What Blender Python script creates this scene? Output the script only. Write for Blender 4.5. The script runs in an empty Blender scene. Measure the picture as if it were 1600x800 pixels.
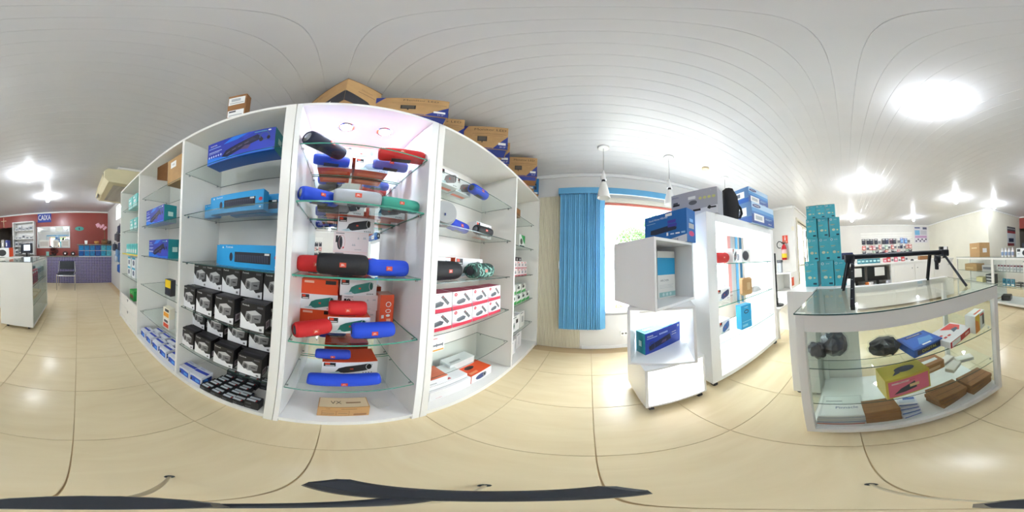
import bpy, math, random
from math import sin, cos, pi, radians as rad
from mathutils import Matrix, Vector
random.seed(7)
SC = bpy.context.scene
COL = SC.collection
# ------------------------------------------------------------------ camera (360 degree panorama camera on a small tripod)
def rotm(yaw, tx, ty):
    return Matrix.Rotation(ty, 3, 'Y') @ Matrix.Rotation(tx, 3, 'X') @ Matrix.Rotation(yaw, 3, 'Z')
R0 = rotm(.4778, .0566, -.0031)
cd = bpy.data.cameras.new('panorama_camera')
cam = bpy.data.objects.new('panorama_camera', cd); COL.objects.link(cam)
cd.type = 'PANO'
try: cd.cycles.panorama_type = 'EQUIRECTANGULAR'
except Exception: cd.panorama_type = 'EQUIRECTANGULAR'
cd.clip_start = .005; cd.clip_end = 300
_r, _u, _f = R0 @ Vector((1,0,0)), R0 @ Vector((0,0,1)), R0 @ Vector((0,1,0))
cam.matrix_world = Matrix(((_r.x,_u.x,-_f.x,0),(_r.y,_u.y,-_f.y,0),(_r.z,_u.z,-_f.z,1.2),(0,0,0,1)))
SC.camera = cam
# ------------------------------------------------------------------ world, exposure
w = bpy.data.worlds.new('bright_sky'); SC.world = w; w.use_nodes = True
bg = w.node_tree.nodes['Background']
bg.inputs[0].default_value = (.90,.96,1,1); bg.inputs[1].default_value = 7.0
SC.view_settings.view_transform = 'Standard'; SC.view_settings.look = 'None'
SC.view_settings.gamma = 1; SC.view_settings.use_curve_mapping = False
SC.view_settings.exposure = 1.33
BULB = 125.0        # strength of a ceiling bulb
SC.cycles.max_bounces = 14; SC.cycles.transparent_max_bounces = 24
SC.cycles.sample_clamp_indirect = 6
# ------------------------------------------------------------------ materials
def lin(c):
    c = c/255
    return c/12.92 if c <= .04045 else ((c+.055)/1.055)**2.4
def rgb(c): return (lin(c[0]), lin(c[1]), lin(c[2]), 1)
_m = {}
def mat(name, c, rough=.5, metal=0, em=0, noise=0, nscale=8, bump=0, bscale=60, coat=0, spec=.5):
    if name in _m: return _m[name]
    m = bpy.data.materials.new(name); m.use_nodes = True; nt = m.node_tree
    b = nt.nodes['Principled BSDF']
    b.inputs['Base Color'].default_value = rgb(c); b.inputs['Roughness'].default_value = rough
    b.inputs['Metallic'].default_value = metal; b.inputs['Coat Weight'].default_value = coat
    b.inputs['Specular IOR Level'].default_value = spec
    if em:
        b.inputs['Emission Color'].default_value = rgb(c); b.inputs['Emission Strength'].default_value = em
    if noise:
        tc = nt.nodes.new('ShaderNodeTexCoord'); n = nt.nodes.new('ShaderNodeTexNoise')
        n.inputs['Scale'].default_value = nscale; n.inputs['Detail'].default_value = 5
        nt.links.new(tc.outputs['Object'], n.inputs['Vector'])
        r = nt.nodes.new('ShaderNodeMapRange'); r.inputs[1].default_value=.3; r.inputs[2].default_value=.7
        r.inputs[3].default_value = 1-noise; r.inputs[4].default_value = 1+noise*.4
        nt.links.new(n.outputs[0], r.inputs[0])
        mx = nt.nodes.new('ShaderNodeVectorMath'); mx.operation='SCALE'
        mx.inputs[0].default_value = rgb(c)[:3]; nt.links.new(r.outputs[0], mx.inputs['Scale'])
        nt.links.new(mx.outputs[0], b.inputs['Base Color'])
    if bump:
        tc = nt.nodes.new('ShaderNodeTexCoord'); n = nt.nodes.new('ShaderNodeTexNoise')
        n.inputs['Scale'].default_value = bscale; nt.links.new(tc.outputs['Object'], n.inputs['Vector'])
        bp = nt.nodes.new('ShaderNodeBump'); bp.inputs['Strength'].default_value = bump; bp.inputs['Distance'].default_value=.003
        nt.links.new(n.outputs[0], bp.inputs['Height']); nt.links.new(bp.outputs[0], b.inputs['Normal'])
    _m[name] = m; return m
def C(r, g, b, rough=.45): return mat('print_%d_%d_%d' % (r,g,b), (r,g,b), rough)
def glassmat(name, tint=(.93,.97,.95), ior=1.5, rough=0.0):
    if name in _m: return _m[name]
    m = bpy.data.materials.new(name); m.use_nodes = True; nt = m.node_tree
    nt.nodes.remove(nt.nodes['Principled BSDF']); out = nt.nodes['Material Output']
    t = nt.nodes.new('ShaderNodeBsdfTransparent'); t.inputs[0].default_value = (*tint,1)
    g = nt.nodes.new('ShaderNodeBsdfGlossy'); g.inputs['Roughness'].default_value = rough
    f = nt.nodes.new('ShaderNodeFresnel'); f.inputs[0].default_value = ior
    mx = nt.nodes.new('ShaderNodeMixShader')
    ge = nt.nodes.new('ShaderNodeNewGeometry'); iv = nt.nodes.new('ShaderNodeMath'); iv.operation='SUBTRACT'; iv.inputs[0].default_value=1
    mu = nt.nodes.new('ShaderNodeMath'); mu.operation='MULTIPLY'; nt.links.new(ge.outputs['Backfacing'], iv.inputs[1])
    nt.links.new(f.outputs[0], mu.inputs[0]); nt.links.new(iv.outputs[0], mu.inputs[1])
    nt.links.new(mu.outputs[0], mx.inputs[0]); nt.links.new(t.outputs[0], mx.inputs[1]); nt.links.new(g.outputs[0], mx.inputs[2])
    nt.links.new(mx.outputs[0], out.inputs[0]); _m[name] = m; return m
GLASS = glassmat('clear_shelf_glass', (.955,.985,.972)); GEDGE = mat('dark_green_glass_edge', (52,84,80), .15); LEDGE = mat('green_glass_edge', (70,150,130), .15)
PANE = glassmat('window_glass', (.97,.98,.98)); FGLASS = glassmat('thin_front_glass', (.95,.97,.96), 1.35)
LAM = mat('white_laminate', (238,236,231), .32, noise=.03, nscale=3)
LAM2 = mat('glossy_white_laminate', (242,242,242), .2)
WALLW = mat('white_wall_paint', (226,224,220), .6, noise=.04, nscale=2, bump=.1)
WALLC = mat('cream_wall_paint', (224,221,206), .6, noise=.04, nscale=2)
WALLR = mat('brick_red_wall_paint', (158,74,66), .25, noise=.14, nscale=1.6, bump=.15, bscale=5)
CEILM = mat('white_pvc_ceiling', (214,214,217), .28, noise=.02)
TRIMM = mat('white_trim', (240,240,238), .4)
CHROME = mat('chrome', (200,202,205), .15, 1)
STEEL = mat('grey_metal', (140,142,146), .35, .9)
BLACK = mat('black_plastic', (22,23,26), .35)
DARK = mat('dark_grey_plastic', (52,54,60), .45)
WHITEP = mat('white_plastic', (240,240,238), .35)
KRAFT = mat('kraft_cardboard', (186,148,100), .75, noise=.08, nscale=20)
KRAFTD = mat('dark_kraft_cardboard', (150,104,62), .75, noise=.12, nscale=20)
MIRROR = mat('mirror', (235,238,240), .02, 1)
LEDW = mat('led_lamp_glow', (225,238,255), .5, em=100)
BULBM = mat('bulb_glow', (240,247,255), .5, em=BULB)
PANEL = mat('emissive_white_panel', (252,253,255), .4, em=.95)  # emission added so these white panels show pure white instead of shaded grey
ORANGE = mat('orange_box_print', (232,84,36), .4)
TEAL = mat('teal_box_print', (74,184,200), .4, noise=.1, nscale=14)
# ------------------------------------------------------------------ mesh builder
class MB:
    def __init__(s): s.v=[]; s.f=[]; s.m=[]; s.sm=[]; s.mats=[]
    def mi(s, m):
        if m not in s.mats: s.mats.append(m)
        return s.mats.index(m)
    def add(s, vs, fs, m, M=None, smooth=False):
        o = len(s.v); k = s.mi(m)
        for p in vs:
            p = Vector(p)
            if M is not None: p = M @ p
            s.v.append(tuple(p))
        for f in fs: s.f.append(tuple(i+o for i in f)); s.m.append(k); s.sm.append(smooth)
        return s
    def box(s, a, b, m, M=None, top=None, c=0, sides=None):
        x0,y0,z0 = a; x1,y1,z1 = b
        if c:
            return s.cbox(a, b, m, c, M)
        vs = [(x0,y0,z0),(x1,y0,z0),(x1,y1,z0),(x0,y1,z0),(x0,y0,z1),(x1,y0,z1),(x1,y1,z1),(x0,y1,z1)]
        F = dict(B=(0,3,2,1), T=(4,5,6,7), F=(0,1,5,4), R=(1,2,6,5), K=(2,3,7,6), L=(3,0,4,7))
        sides = sides or {}
        o = len(s.v)
        for p in vs: s.v.append(tuple(M @ Vector(p)) if M is not None else p)
        for k, f in F.items():
            s.f.append(tuple(i+o for i in f)); s.m.append(s.mi(sides.get(k, m))); s.sm.append(False)
        return s
    def cbox(s, a, b, m, c, M=None):
        cx = [(a[i]+b[i])/2 for i in range(3)]; h = [(b[i]-a[i])/2 for i in range(3)]
        c = min(c, *(q*.45 for q in h)); vs=[]; idx={}
        for sx in (-1,1):
            for sy in (-1,1):
                for sz in (-1,1):
                    for ax in range(3):
                        p=[0,0,0]
                        for i,sg in enumerate((sx,sy,sz)):
                            p[i]=cx[i]+sg*(h[i]-(0 if i==ax else c))
                        idx[(sx,sy,sz,ax)]=len(vs); vs.append(tuple(p))
        fs=[]
        for sx in (-1,1):
            fs.append([idx[(sx,y,z,0)] for y,z in ((-1,-1),(1,-1),(1,1),(-1,1))][::sx])
            fs.append([idx[(x,sx,z,1)] for x,z in ((-1,-1),(1,-1),(1,1),(-1,1))][::-sx])
            fs.append([idx[(x,y,sx,2)] for x,y in ((-1,-1),(1,-1),(1,1),(-1,1))][::sx])
        for s1 in (-1,1):
            for s2 in (-1,1):
                fs.append([idx[(s1,s2,-1,0)],idx[(s1,s2,-1,1)],idx[(s1,s2,1,1)],idx[(s1,s2,1,0)]][::s1*s2])
                fs.append([idx[(s1,-1,s2,0)],idx[(s1,1,s2,0)],idx[(s1,1,s2,2)],idx[(s1,-1,s2,2)]][::s1*s2])
                fs.append([idx[(-1,s1,s2,1)],idx[(-1,s1,s2,2)],idx[(1,s1,s2,2)],idx[(1,s1,s2,1)]][::s1*s2])
                for s3 in (-1,1):
                    fs.append([idx[(s1,s2,s3,0)],idx[(s1,s2,s3,1)],idx[(s1,s2,s3,2)]][::s1*s2*s3])
        return s.add(vs, fs, m, M)
    def ring(s, prof, seg, m, M=None, caps=(True,True), smooth=True, sq=2.0):
        """lathe of (radius, z) about local z"""
        vs=[]; fs=[]
        for r,z in prof:
            for k in range(seg):
                t=2*pi*k/seg; vs.append((r*cos(t), r*sin(t), z))
        for i in range(len(prof)-1):
            for k in range(seg):
                a=i*seg+k; b=i*seg+(k+1)%seg; fs.append((a,b,b+seg,a+seg))
        s.add(vs, fs, m, M, smooth)
        if caps[0]: s.add(vs[:seg], [tuple(range(seg))[::-1]], m, M)
        if caps[1]: s.add(vs[-seg:], [tuple(range(seg))], m, M)
        return s
    def cyl(s, p0, p1, r0, m, r1=None, seg=12, M=None, caps=(True,True)):
        p0=Vector(p0); p1=Vector(p1); d=p1-p0; L=d.length
        q = d.to_track_quat('Z','Y').to_matrix().to_4x4(); T=Matrix.Translation(p0) @ q
        if M is not None: T = M @ T
        return s.ring([(r0,0),(r0 if r1 is None else r1, L)], seg, m, T, caps)
    def tube(s, pts, r, m, seg=8, M=None):
        for a,b in zip(pts[:-1],pts[1:]): s.cyl(a,b,r,m,seg=seg,M=M)
        return s
    def sph(s, c, r, m, seg=12, n=8, sc=(1,1,1), M=None):
        prof=[(max(1e-4, r*sin(pi*i/n)), -r*cos(pi*i/n)) for i in range(n+1)]
        T = Matrix.Translation(c) @ Matrix.Diagonal((*sc,1))
        if M is not None: T = M @ T
        return s.ring(prof, seg, m, T, (False,False))
    def poly(s, pts, m, M=None): return s.add(pts, [tuple(range(len(pts)))], m, M)
    def text(s, t, size, m, M):
        vs, fs = textmesh(t); return s.add([(x*size, y*size, 0) for x,y in vs], fs, m, M)
    def mesh(s, name):
        me = bpy.data.meshes.new(name); me.from_pydata(s.v, [], s.f)
        for m in s.mats: me.materials.append(m)
        me.polygons.foreach_set('material_index', s.m); me.polygons.foreach_set('use_smooth', s.sm)
        me.update(); return me
    def obj(s, name, parent=None, loc=(0,0,0), rz=0):
        return link(name, s.mesh(name), parent, loc, rz)
_t = {}
def textmesh(t):
    if t in _t: return _t[t]
    cu = bpy.data.curves.new('lettering','FONT'); cu.body=t; cu.size=1; cu.resolution_u=2; cu.align_x='CENTER'; cu.align_y='CENTER'
    o = bpy.data.objects.new('lettering', cu); COL.objects.link(o)
    dg = bpy.context.evaluated_depsgraph_get(); me = bpy.data.meshes.new_from_object(o.evaluated_get(dg))
    r = ([(v.co.x,v.co.y) for v in me.vertices], [tuple(p.vertices) for p in me.polygons])
    bpy.data.objects.remove(o); bpy.data.meshes.remove(me); bpy.data.curves.remove(cu)
    _t[t]=r; return r
def link(name, data, parent=None, loc=(0,0,0), rz=0):
    o = bpy.data.objects.new(name, data); COL.objects.link(o)
    if parent: o.parent = parent
    o.location = loc; o.rotation_euler = (0,0,rz) if not isinstance(rz, tuple) else rz
    return o
def tag(o, label, cat, group=None):
    o['label']=label; o['category']=cat
    if group: o['group']=group
    return o
def thing(name, label, cat, loc=(0,0,0), rz=0, group=None):
    return tag(link(name, None, None, loc, rz), label, cat, group)
def struct(o): o['kind']='structure'; return o
def B(a, b, m, **k): return MB().box(a, b, m, **k)
def TR(x,y,z): return Matrix.Translation((x,y,z))
def RZ(a): return Matrix.Rotation(a,4,'Z')
RX90 = Matrix.Rotation(pi/2,4,'X')
# prototypes: list of (name, mesh, parent index); every spawn makes fresh objects sharing the mesh data
def spawn(kind, loc, rz, label, cat=None, group=None):
    objs=[]
    for i,(n,me,p) in enumerate(kind['parts']):
        o = bpy.data.objects.new(n, me); COL.objects.link(o)
        if i: o.parent = objs[p]
        objs.append(o)
    r = objs[0]; r.location=loc; r.rotation_euler=(0,0,rz) if not isinstance(rz,tuple) else rz
    return tag(r, label, cat or kind['cat'], group)
def kindof(cat, *parts): return {'cat':cat, 'parts':parts}
ORD = ['leftmost','second from left','third from left','fourth from left','fifth from left','sixth from left','seventh from left','eighth from left','ninth from left','tenth from left','eleventh from left','twelfth from left','thirteenth from left','fourteenth from left','fifteenth from left','sixteenth from left']
# faces of a carton of width w (x), depth d (y), height h: origin at bottom centre, front is -y
def face(f, w, d, h):
    def fr(o,u,v):
        n = Vector(u).cross(Vector(v)); M=Matrix((( *u,0),(*v,0),(*n,0),(0,0,0,1))).transposed(); M.translation=o; return M
    return {'F':(fr((-w/2,-d/2,0),(1,0,0),(0,0,1)),w,h), 'K':(fr((w/2,d/2,0),(-1,0,0),(0,0,1)),w,h),
            'T':(fr((-w/2,-d/2,h),(1,0,0),(0,1,0)),w,d), 'B':(fr((-w/2,d/2,0),(1,0,0),(0,-1,0)),w,d),
            'R':(fr((w/2,-d/2,0),(0,1,0),(0,0,1)),d,h), 'L':(fr((-w/2,d/2,0),(0,-1,0),(0,0,1)),d,h)}[f]
def printing(mb, w, d, h, items, off=.0008):
    """flat print: ('q',face,u0,v0,u1,v1,mat) ('p',face,pts,mat) ('t',face,u,v,size,text,mat) ('e',face,u,v,ru,rv,mat) ('o' ring)"""
    for i, it in enumerate(items):
        M, U, V = face(it[1], w, d, h); z = off + i*.00012
        if it[0]=='q':
            u0,v0,u1,v1,m = it[2:]; mb.poly([(u0*U,v0*V,z),(u1*U,v0*V,z),(u1*U,v1*V,z),(u0*U,v1*V,z)], m, M)
        elif it[0]=='p': mb.poly([(u*U,v*V,z) for u,v in it[2]], it[3], M)
        elif it[0]=='t': mb.text(it[5], it[4]*V, it[6], M @ TR(it[2]*U, it[3]*V, z))
        elif it[0]=='e':
            u,v,ru,rv,m = it[2:7]; a = it[7] if len(it)>7 else 0
            pts=[]
            for k in range(16):
                x=ru*U*cos(k*pi/8); y=rv*V*sin(k*pi/8)
                pts.append((u*U+x*cos(a)-y*sin(a), v*V+x*sin(a)+y*cos(a), z))
            mb.poly(pts, m, M)
        elif it[0]=='o':
            u,v,ru,rv,th,m = it[2:8]; vs=[]; fs=[]
            for k in range(16):
                t=k*pi/8
                vs += [(u*U+ru*U*cos(t), v*V+rv*V*sin(t), z),(u*U+(ru-th)*U*cos(t), v*V+(rv-th*U/V)*V*sin(t), z)]
                fs.append((2*k,2*((k+1)%16),2*((k+1)%16)+1,2*k+1))
            mb.add(vs, fs, m, M)
def carton(name, w, d, h, base, items=(), sides=None, merge=False, cat='box', flap=False):
    mb = MB().box((-w/2,-d/2,0),(w/2,d/2,h), base, sides=sides)
    for sx in (-1,1):        # the folded seam of the lid, a thin proud edge
        mb.box((-w/2+.002,sx*d/2-.0006*sx,h-.004),(w/2-.002,sx*d/2+.0005*sx,h-.002), base)
    if merge:
        printing(mb, w, d, h, items); return kindof(cat, (name, mb.mesh(name), 0))
    pm = MB(); printing(pm, w, d, h, items)
    return kindof(cat, (name, mb.mesh(name), 0), ('printed_design', pm.mesh('printed_design'), 0))
# ================================================================== ROOM
H = 2.54; YW=2.135; YC=-6.1; XL=-1.12; XR=7.1
fl = struct(B((XL-.1,YC-.1,-.08),(XR+.1,YW+.1,-.006), mat('floor_grout',(200,174,134),.8)).obj('floor'))
def tilemat():
    m = bpy.data.materials.new('beige_porcelain'); m.use_nodes=True; nt=m.node_tree; b=nt.nodes['Principled BSDF']
    b.inputs['Roughness'].default_value=.22
    oi=nt.nodes.new('ShaderNodeObjectInfo'); tc=nt.nodes.new('ShaderNodeTexCoord')
    ad=nt.nodes.new('ShaderNodeVectorMath'); ad.operation='ADD'; nt.links.new(tc.outputs['Object'],ad.inputs[0])
    sc=nt.nodes.new('ShaderNodeVectorMath'); sc.operation='SCALE'; sc.inputs['Scale'].default_value=3.1
    nt.links.new(oi.outputs['Location'],sc.inputs[0]); nt.links.new(sc.outputs[0],ad.inputs[1])
    mp=nt.nodes.new('ShaderNodeMapping'); mp.inputs['Scale'].default_value=(1.2,6,1); nt.links.new(ad.outputs[0],mp.inputs[0])
    n=nt.nodes.new('ShaderNodeTexNoise'); n.inputs['Scale'].default_value=2.4; n.inputs['Detail'].default_value=7; n.inputs['Distortion'].default_value=.7
    nt.links.new(mp.outputs[0],n.inputs['Vector'])
    cr=nt.nodes.new('ShaderNodeValToRGB'); cr.color_ramp.elements[0].position=.3; cr.color_ramp.elements[0].color=rgb((228,208,168))
    cr.color_ramp.elements[1].position=.7; cr.color_ramp.elements[1].color=rgb((234,216,178))
    nt.links.new(n.outputs[0],cr.inputs[0]); nt.links.new(cr.outputs[0],b.inputs['Base Color']); return m
TILE=tilemat()
P=.4955
tile_me = MB().cbox((-P/2+.0015,-P/2+.0015,-.012),(P/2-.0015,P/2-.0015,0), TILE, .0012).mesh('tile')
for i in range(-3,15):
    for j in range(-13,5):
        x=.02+P*(i+.5); y=.012+P*(j+.5)
        if x-P/2<XL-.3 or y-P/2<YC-.2 or y>YW+.1: continue
        if x>3.75 and y>1.2: continue
        if x>3.45 and y<-4.1: continue
        link('tile', tile_me, fl, (x,y,0))
ce = struct(B((XL-.1,YC-.1,H+.012),(XR+.1,YW+.1,H+.08), CEILM).obj('ceiling'))
NP=int((YW-YC)/.1)+1
pl_me = MB().cbox((XL,-.0499,H),(XR,.0499,H+.012), CEILM, .0016).mesh('plank')
for k in range(NP+1): link('plank', pl_me, ce, (0, YC+.03+.1*k, 0))
# walls
WX0,WX1,WZ0,WZ1=.14,2.5,.57,2.06
wf = MB()
wf.box((XL,YW,0),(WX0,YW+.15,H),WALLW); wf.box((WX1,YW,0),(3.86,YW+.15,H),WALLW)
wf.box((WX0,YW,0),(WX1,YW+.15,WZ0),WALLW); wf.box((WX0,YW,WZ1),(WX1,YW+.15,H),WALLW)
struct(wf.obj('wall_front'))
LW=(-4.72,-4.0,2.0,2.42)
wl = MB(); wl.box((XL-.15,YC,0),(XL,LW[0],H),WALLW); wl.box((XL-.15,LW[1],0),(XL,YW,H),WALLW)
wl.box((XL-.15,LW[0],0),(XL,LW[1],LW[2]),WALLW); wl.box((XL-.15,LW[0],LW[3]),(XL,LW[1],H),WALLW)
struct(wl.obj('wall_left'))
wb = MB(); wb.box((XL,YC-.15,0),(2.5,YC,H),WALLR); wb.box((2.5,YC-.15,2.03),(3.4,YC,H),WALLR)
struct(wb.obj('wall_back'))
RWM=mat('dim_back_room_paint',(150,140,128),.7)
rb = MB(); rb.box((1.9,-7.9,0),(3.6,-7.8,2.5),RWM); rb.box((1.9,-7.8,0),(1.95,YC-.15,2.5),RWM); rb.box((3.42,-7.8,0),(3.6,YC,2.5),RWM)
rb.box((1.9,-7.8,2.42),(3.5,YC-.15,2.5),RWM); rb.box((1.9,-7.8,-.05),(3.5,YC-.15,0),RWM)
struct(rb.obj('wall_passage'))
struct(B((3.34,YC,0),(3.42,-4.03,H),WALLC).obj('wall_inner'))
struct(B((3.42,-4.13,0),(XR+.1,-4.03,H),WALLC).obj('wall_side'))
struct(B((XR,-4.03,0),(XR+.15,1.3,H),WALLW).obj('wall_right'))
DX0,DX1,DZ=3.93,5.3,2.2
wd = MB(); wd.box((3.72,1.177,0),(DX0,1.3,H),WALLW); wd.box((DX1,1.177,0),(XR,1.3,H),WALLW); wd.box((DX0,1.177,DZ),(DX1,1.3,H),WALLW)
struct(wd.obj('wall_entrance'))
struct(B((3.72,1.3,0),(3.86,YW,H),WALLW).obj('wall_corner'))
# crown trims
tr=[((XL,YW-.035,H-.055),(3.72,YW,H)),((3.685,1.177,H-.055),(3.72,YW,H)),((3.72,1.142,H-.055),(XR,1.177,H)),
    ((XR-.035,-4.03,H-.045),(XR,1.177,H)),((3.34,-4.03,H-.045),(XR,-3.995,H)),((3.305,YC,H-.045),(3.34,-4.03,H)),((XL,YC,H-.05),(3.34,YC+.035,H))]
for i,(a,b) in enumerate(tr): struct(B(a,b,TRIMM,c=.008).obj('trim_%d'%(i+1)))
struct(B((-.1,YW-.012,0),(3.7,YW,.05),TRIMM,c=.004).obj('baseboard_front'))
# shop window
WFRM=mat('white_window_frame',(238,238,236),.4); REDF=mat('faded_red_window_frame',(214,120,104),.5)
w1 = struct(link('window_1', None)); 
B((WX0,YW-.02,WZ1-.035),(WX1,YW+.1,WZ1),REDF,c=.003).obj('frame_head',w1)
B((WX1-.10,YW-.01,WZ0),(WX1,YW+.1,WZ1-.035),mat('faded_pink_frame',(236,170,164),.5),c=.003).obj('frame_jamb',w1)
B((WX0,YW-.0,WZ0),(WX0+.035,YW+.1,WZ1-.035),WFRM,c=.003).obj('frame_jamb',w1)
MB().box((WX0-.02,YW-.03,WZ0-.02),(WX1+.02,YW+.12,WZ0+.012),WFRM,c=.004).obj('window_sill',w1)
B((WX0,YW-.012,WZ0-.05),(WX1,YW,WZ0-.03),mat('grey_sill_line',(170,168,165),.5)).obj('sill_trim',w1)
B((1.28,YW+.03,WZ0),(1.32,YW+.07,WZ1-.035),WFRM,c=.003).obj('mullion',w1)
B((WX0+.035,YW+.045,WZ0+.012),(1.28,YW+.051,WZ1-.035),PANE).obj('window_pane',w1)
B((1.32,YW+.045,WZ0+.012),(WX1-.07,YW+.051,WZ1-.035),PANE).obj('window_pane',w1)
for k in range(3): B((WX0-.0,YW-.03+.008*k,WZ1+.006+k*.028),(WX1,YW,WZ1+.03+k*.028),mat('cream_rail',(232,226,210),.5),c=.003).obj('blind_rail',w1)
w2 = struct(link('window_2', None))
for a,b in (((XL-.1,LW[0],LW[2]),(XL-.04,LW[0]+.03,LW[3])),((XL-.1,LW[1]-.03,LW[2]),(XL-.04,LW[1],LW[3])),((XL-.1,LW[0]+.03,LW[2]),(XL-.04,LW[1]-.03,LW[2]+.03)),((XL-.1,LW[0]+.03,LW[3]-.03),(XL-.04,LW[1]-.03,LW[3])),((XL-.1,(LW[0]+LW[1])/2-.012,LW[2]+.03),(XL-.04,(LW[0]+LW[1])/2+.012,LW[3]-.03))):
    B(a,b,WFRM).obj('window_frame',w2)
B((XL-.073,LW[0]+.03,LW[2]+.03),(XL-.069,LW[1]-.03,LW[3]-.03),PANE).obj('window_pane',w2)
# entrance door
DF=mat('cream_door_frame',(226,220,200),.5)
d1 = struct(link('door_1', None))
B((DX0-.06,1.15,0),(DX0,1.3,DZ+.06),DF,c=.004).obj('door_frame',d1); B((DX1,1.15,0),(DX1+.06,1.3,DZ+.06),DF,c=.004).obj('door_frame',d1)
B((DX0,1.15,DZ),(DX1,1.3,DZ+.06),DF,c=.004).obj('door_frame',d1)
for k in range(2):
    x0=DX0+.01+k*(DX1-DX0-.01)/2; x1=x0+(DX1-DX0)/2-.015
    m=MB(); 
    for a,b in (((x0,1.2,.01),(x0+.06,1.24,DZ-.01)),((x1-.06,1.2,.01),(x1,1.24,DZ-.01)),((x0+.06,1.2,.01),(x1-.06,1.24,.2)),((x0+.06,1.2,DZ-.08),(x1-.06,1.24,DZ-.01)),((x0+.06,1.2,1.0),(x1-.06,1.24,1.06))): m.box(a,b,DF,c=.003)
    lf=m.obj('door_leaf',d1); B((x0+.06,1.218,.2),(x1-.06,1.222,DZ-.08),PANE).obj('door_pane',lf)
    MB().cyl((x0+.03 if k else x1-.03,1.17,.95),(x0+.03 if k else x1-.03,1.17,1.25),.009,STEEL,seg=8).obj('door_handle',lf)
# socket on the window wall
t=thing('wall_socket','white double power socket low on the wall under the window','socket',(.445,YW-.012,.235))
MB().cbox((-.05,0,-.035),(.05,.012,.035),WHITEP,.003).obj('cover_plate',t)
for s in (-1,1): MB().cyl((s*.022,.001,0),(s*.022,-.003,0),.014,mat('socket_hole',(120,118,114),.5),seg=10).obj('outlet',t)
# corrugated cream panel on the window wall
m=MB(); n=27; x0,x1=-.69,-.13; pts=[]
for k in range(n*2+1):
    xx=x0+(x1-x0)*k/(n*2)
    if k%2==0: pts += [(xx-.0035,YW-.016),(xx-.0015,YW-.003),(xx+.0015,YW-.003),(xx+.0035,YW-.016)]
CRM=mat('cream_corrugated_pvc',(228,221,198),.5,noise=.03)
m.add([(x,y,.01) for x,y in pts]+[(x,y,2.17) for x,y in pts],[(k,k+1,k+1+len(pts),k+len(pts)) for k in range(len(pts)-1)],CRM)
tag(m.obj('corrugated_panel'),'cream corrugated vertical panel on the wall left of the window, behind the blue blind','wall panel')
# blue vertical blind
BLUE=mat('sky_blue_fabric',(98,166,208),.75,noise=.08,nscale=5,bump=.3,bscale=200)
bl=thing('vertical_blind','blue vertical window blind bunched to the left of the shop window','blind',(0,2.06,0))
B((-.405,-.05,2.155),(2.75,-.04,2.245),BLUE,c=.002).obj('valance',bl)
B((-.405,-.04,2.155),(-.395,.06,2.245),BLUE).obj('valance_end',bl)
B((-.39,-.02,2.17),(2.74,.02,2.20),WHITEP).obj('head_rail',bl)
sl=MB().box((-.045,-.0007,.36),(.045,.0007,2.165),BLUE).box((-.043,-.002,.345),(.043,.002,.375),BLUE).mesh('slat')
ch=MB().cyl((-.004,-.004,.335),(.03,-.012,.337),.003,WHITEP,seg=6).sph((0,-.006,.338),.006,WHITEP,6,4).mesh('bottom_chain')
xs=[-.345+.0265*k for k in range(20)]
for k,x in enumerate(xs):
    s=link('slat',sl,bl,(x,0,0),rad(38+random.uniform(-9,9))); link('bottom_chain',ch,s,(0,-.012,0))
for k in range(2): link('slat',sl,bl,(2.60+.14*k,0,0),rad(75-6*k))
tag(B((-.398,2.02,1.15),(-.385,2.035,1.25),WHITEP,c=.003).obj('cord_weight'),'white plastic blind cord weight at the left edge of the blue blind','cord weight')
# outdoors
gd=MB().box((-14,YW+.15,-.1),(14,16,-.05),mat('pale_pavement',(205,203,198),.8,noise=.1,nscale=2)); o=gd.obj('street_ground'); struct(o); o['label']='pale paved street outside'
gd=MB().box((3.86,1.31,-.1),(9,YW+.15,-.05),mat('pale_pavement',(205,203,198),.8)); struct(gd.obj('street_ground'))
def leaves(mb, c, r, n, s, m):
    for _ in range(n):
        while True:
            p=Vector((random.uniform(-1,1),random.uniform(-1,1),random.uniform(-1,1)))
            if .35<p.length<1: break
        p=Vector((p.x*r[0],p.y*r[1],p.z*r[2]))+Vector(c)
        a=Vector((random.gauss(0,1),random.gauss(0,1),random.gauss(0,1))).normalized(); b=a.orthogonal().normalized()
        q=random.uniform(.6,1.3)*s
        mb.poly([p-a*q,p+b*q*.4,p+a*q,p-b*q*.4],m)
t=thing('street_tree','leafy green tree seen outside through the shop window','tree',(2.3,8.2,-.05))
MB().cyl((0,0,0),(.1,0,2.0),.16,KRAFTD,.1,10).cyl((.1,0,1.9),(-.5,.1,3.0),.07,KRAFTD,.03).cyl((.1,0,1.9),(.7,-.1,3.1),.07,KRAFTD,.03).obj('trunk',t)
mb=MB(); LF=mat('tree_leaf',(104,146,80),.6,noise=.2); 
for c,r in (((.2,0,3.6),(1.6,1.2,1.1)),((-.2,.2,2.7),(.8,.8,.6)),((.9,0,2.9),(.9,.8,.8))): leaves(mb,c,r,1100,.09,LF)
o=mb.obj('foliage',t)
t=thing('bush','low green bush outside at the foot of the window','bush',(.46,2.75,-.05))
mb=MB(); leaves(mb,(0,0,.36),(.19,.15,.2),500,.04,mat('bush_leaf',(128,168,84),.6)); mb.obj('foliage',t); MB().cyl((0,0,0),(0,0,.3),.02,KRAFTD).obj('stem',t)
t=thing('street_house','pale house with grey roof far across the street, low in the window','building',(1.4,15,-.05))
B((-2.5,0,0),(6.5,2,2.2),mat('pale_house_wall',(228,222,215),.8)).obj('wall',t)
MB().add([(-2.8,-.4,2.2),(6.8,-.4,2.2),(6.8,1,3.0),(-2.8,1,3.0),(-2.8,-.4,2.1),(6.8,-.4,2.1)],[(0,1,2,3),(4,5,1,0)],mat('grey_roof',(150,140,135),.8)).obj('roof',t)
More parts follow.
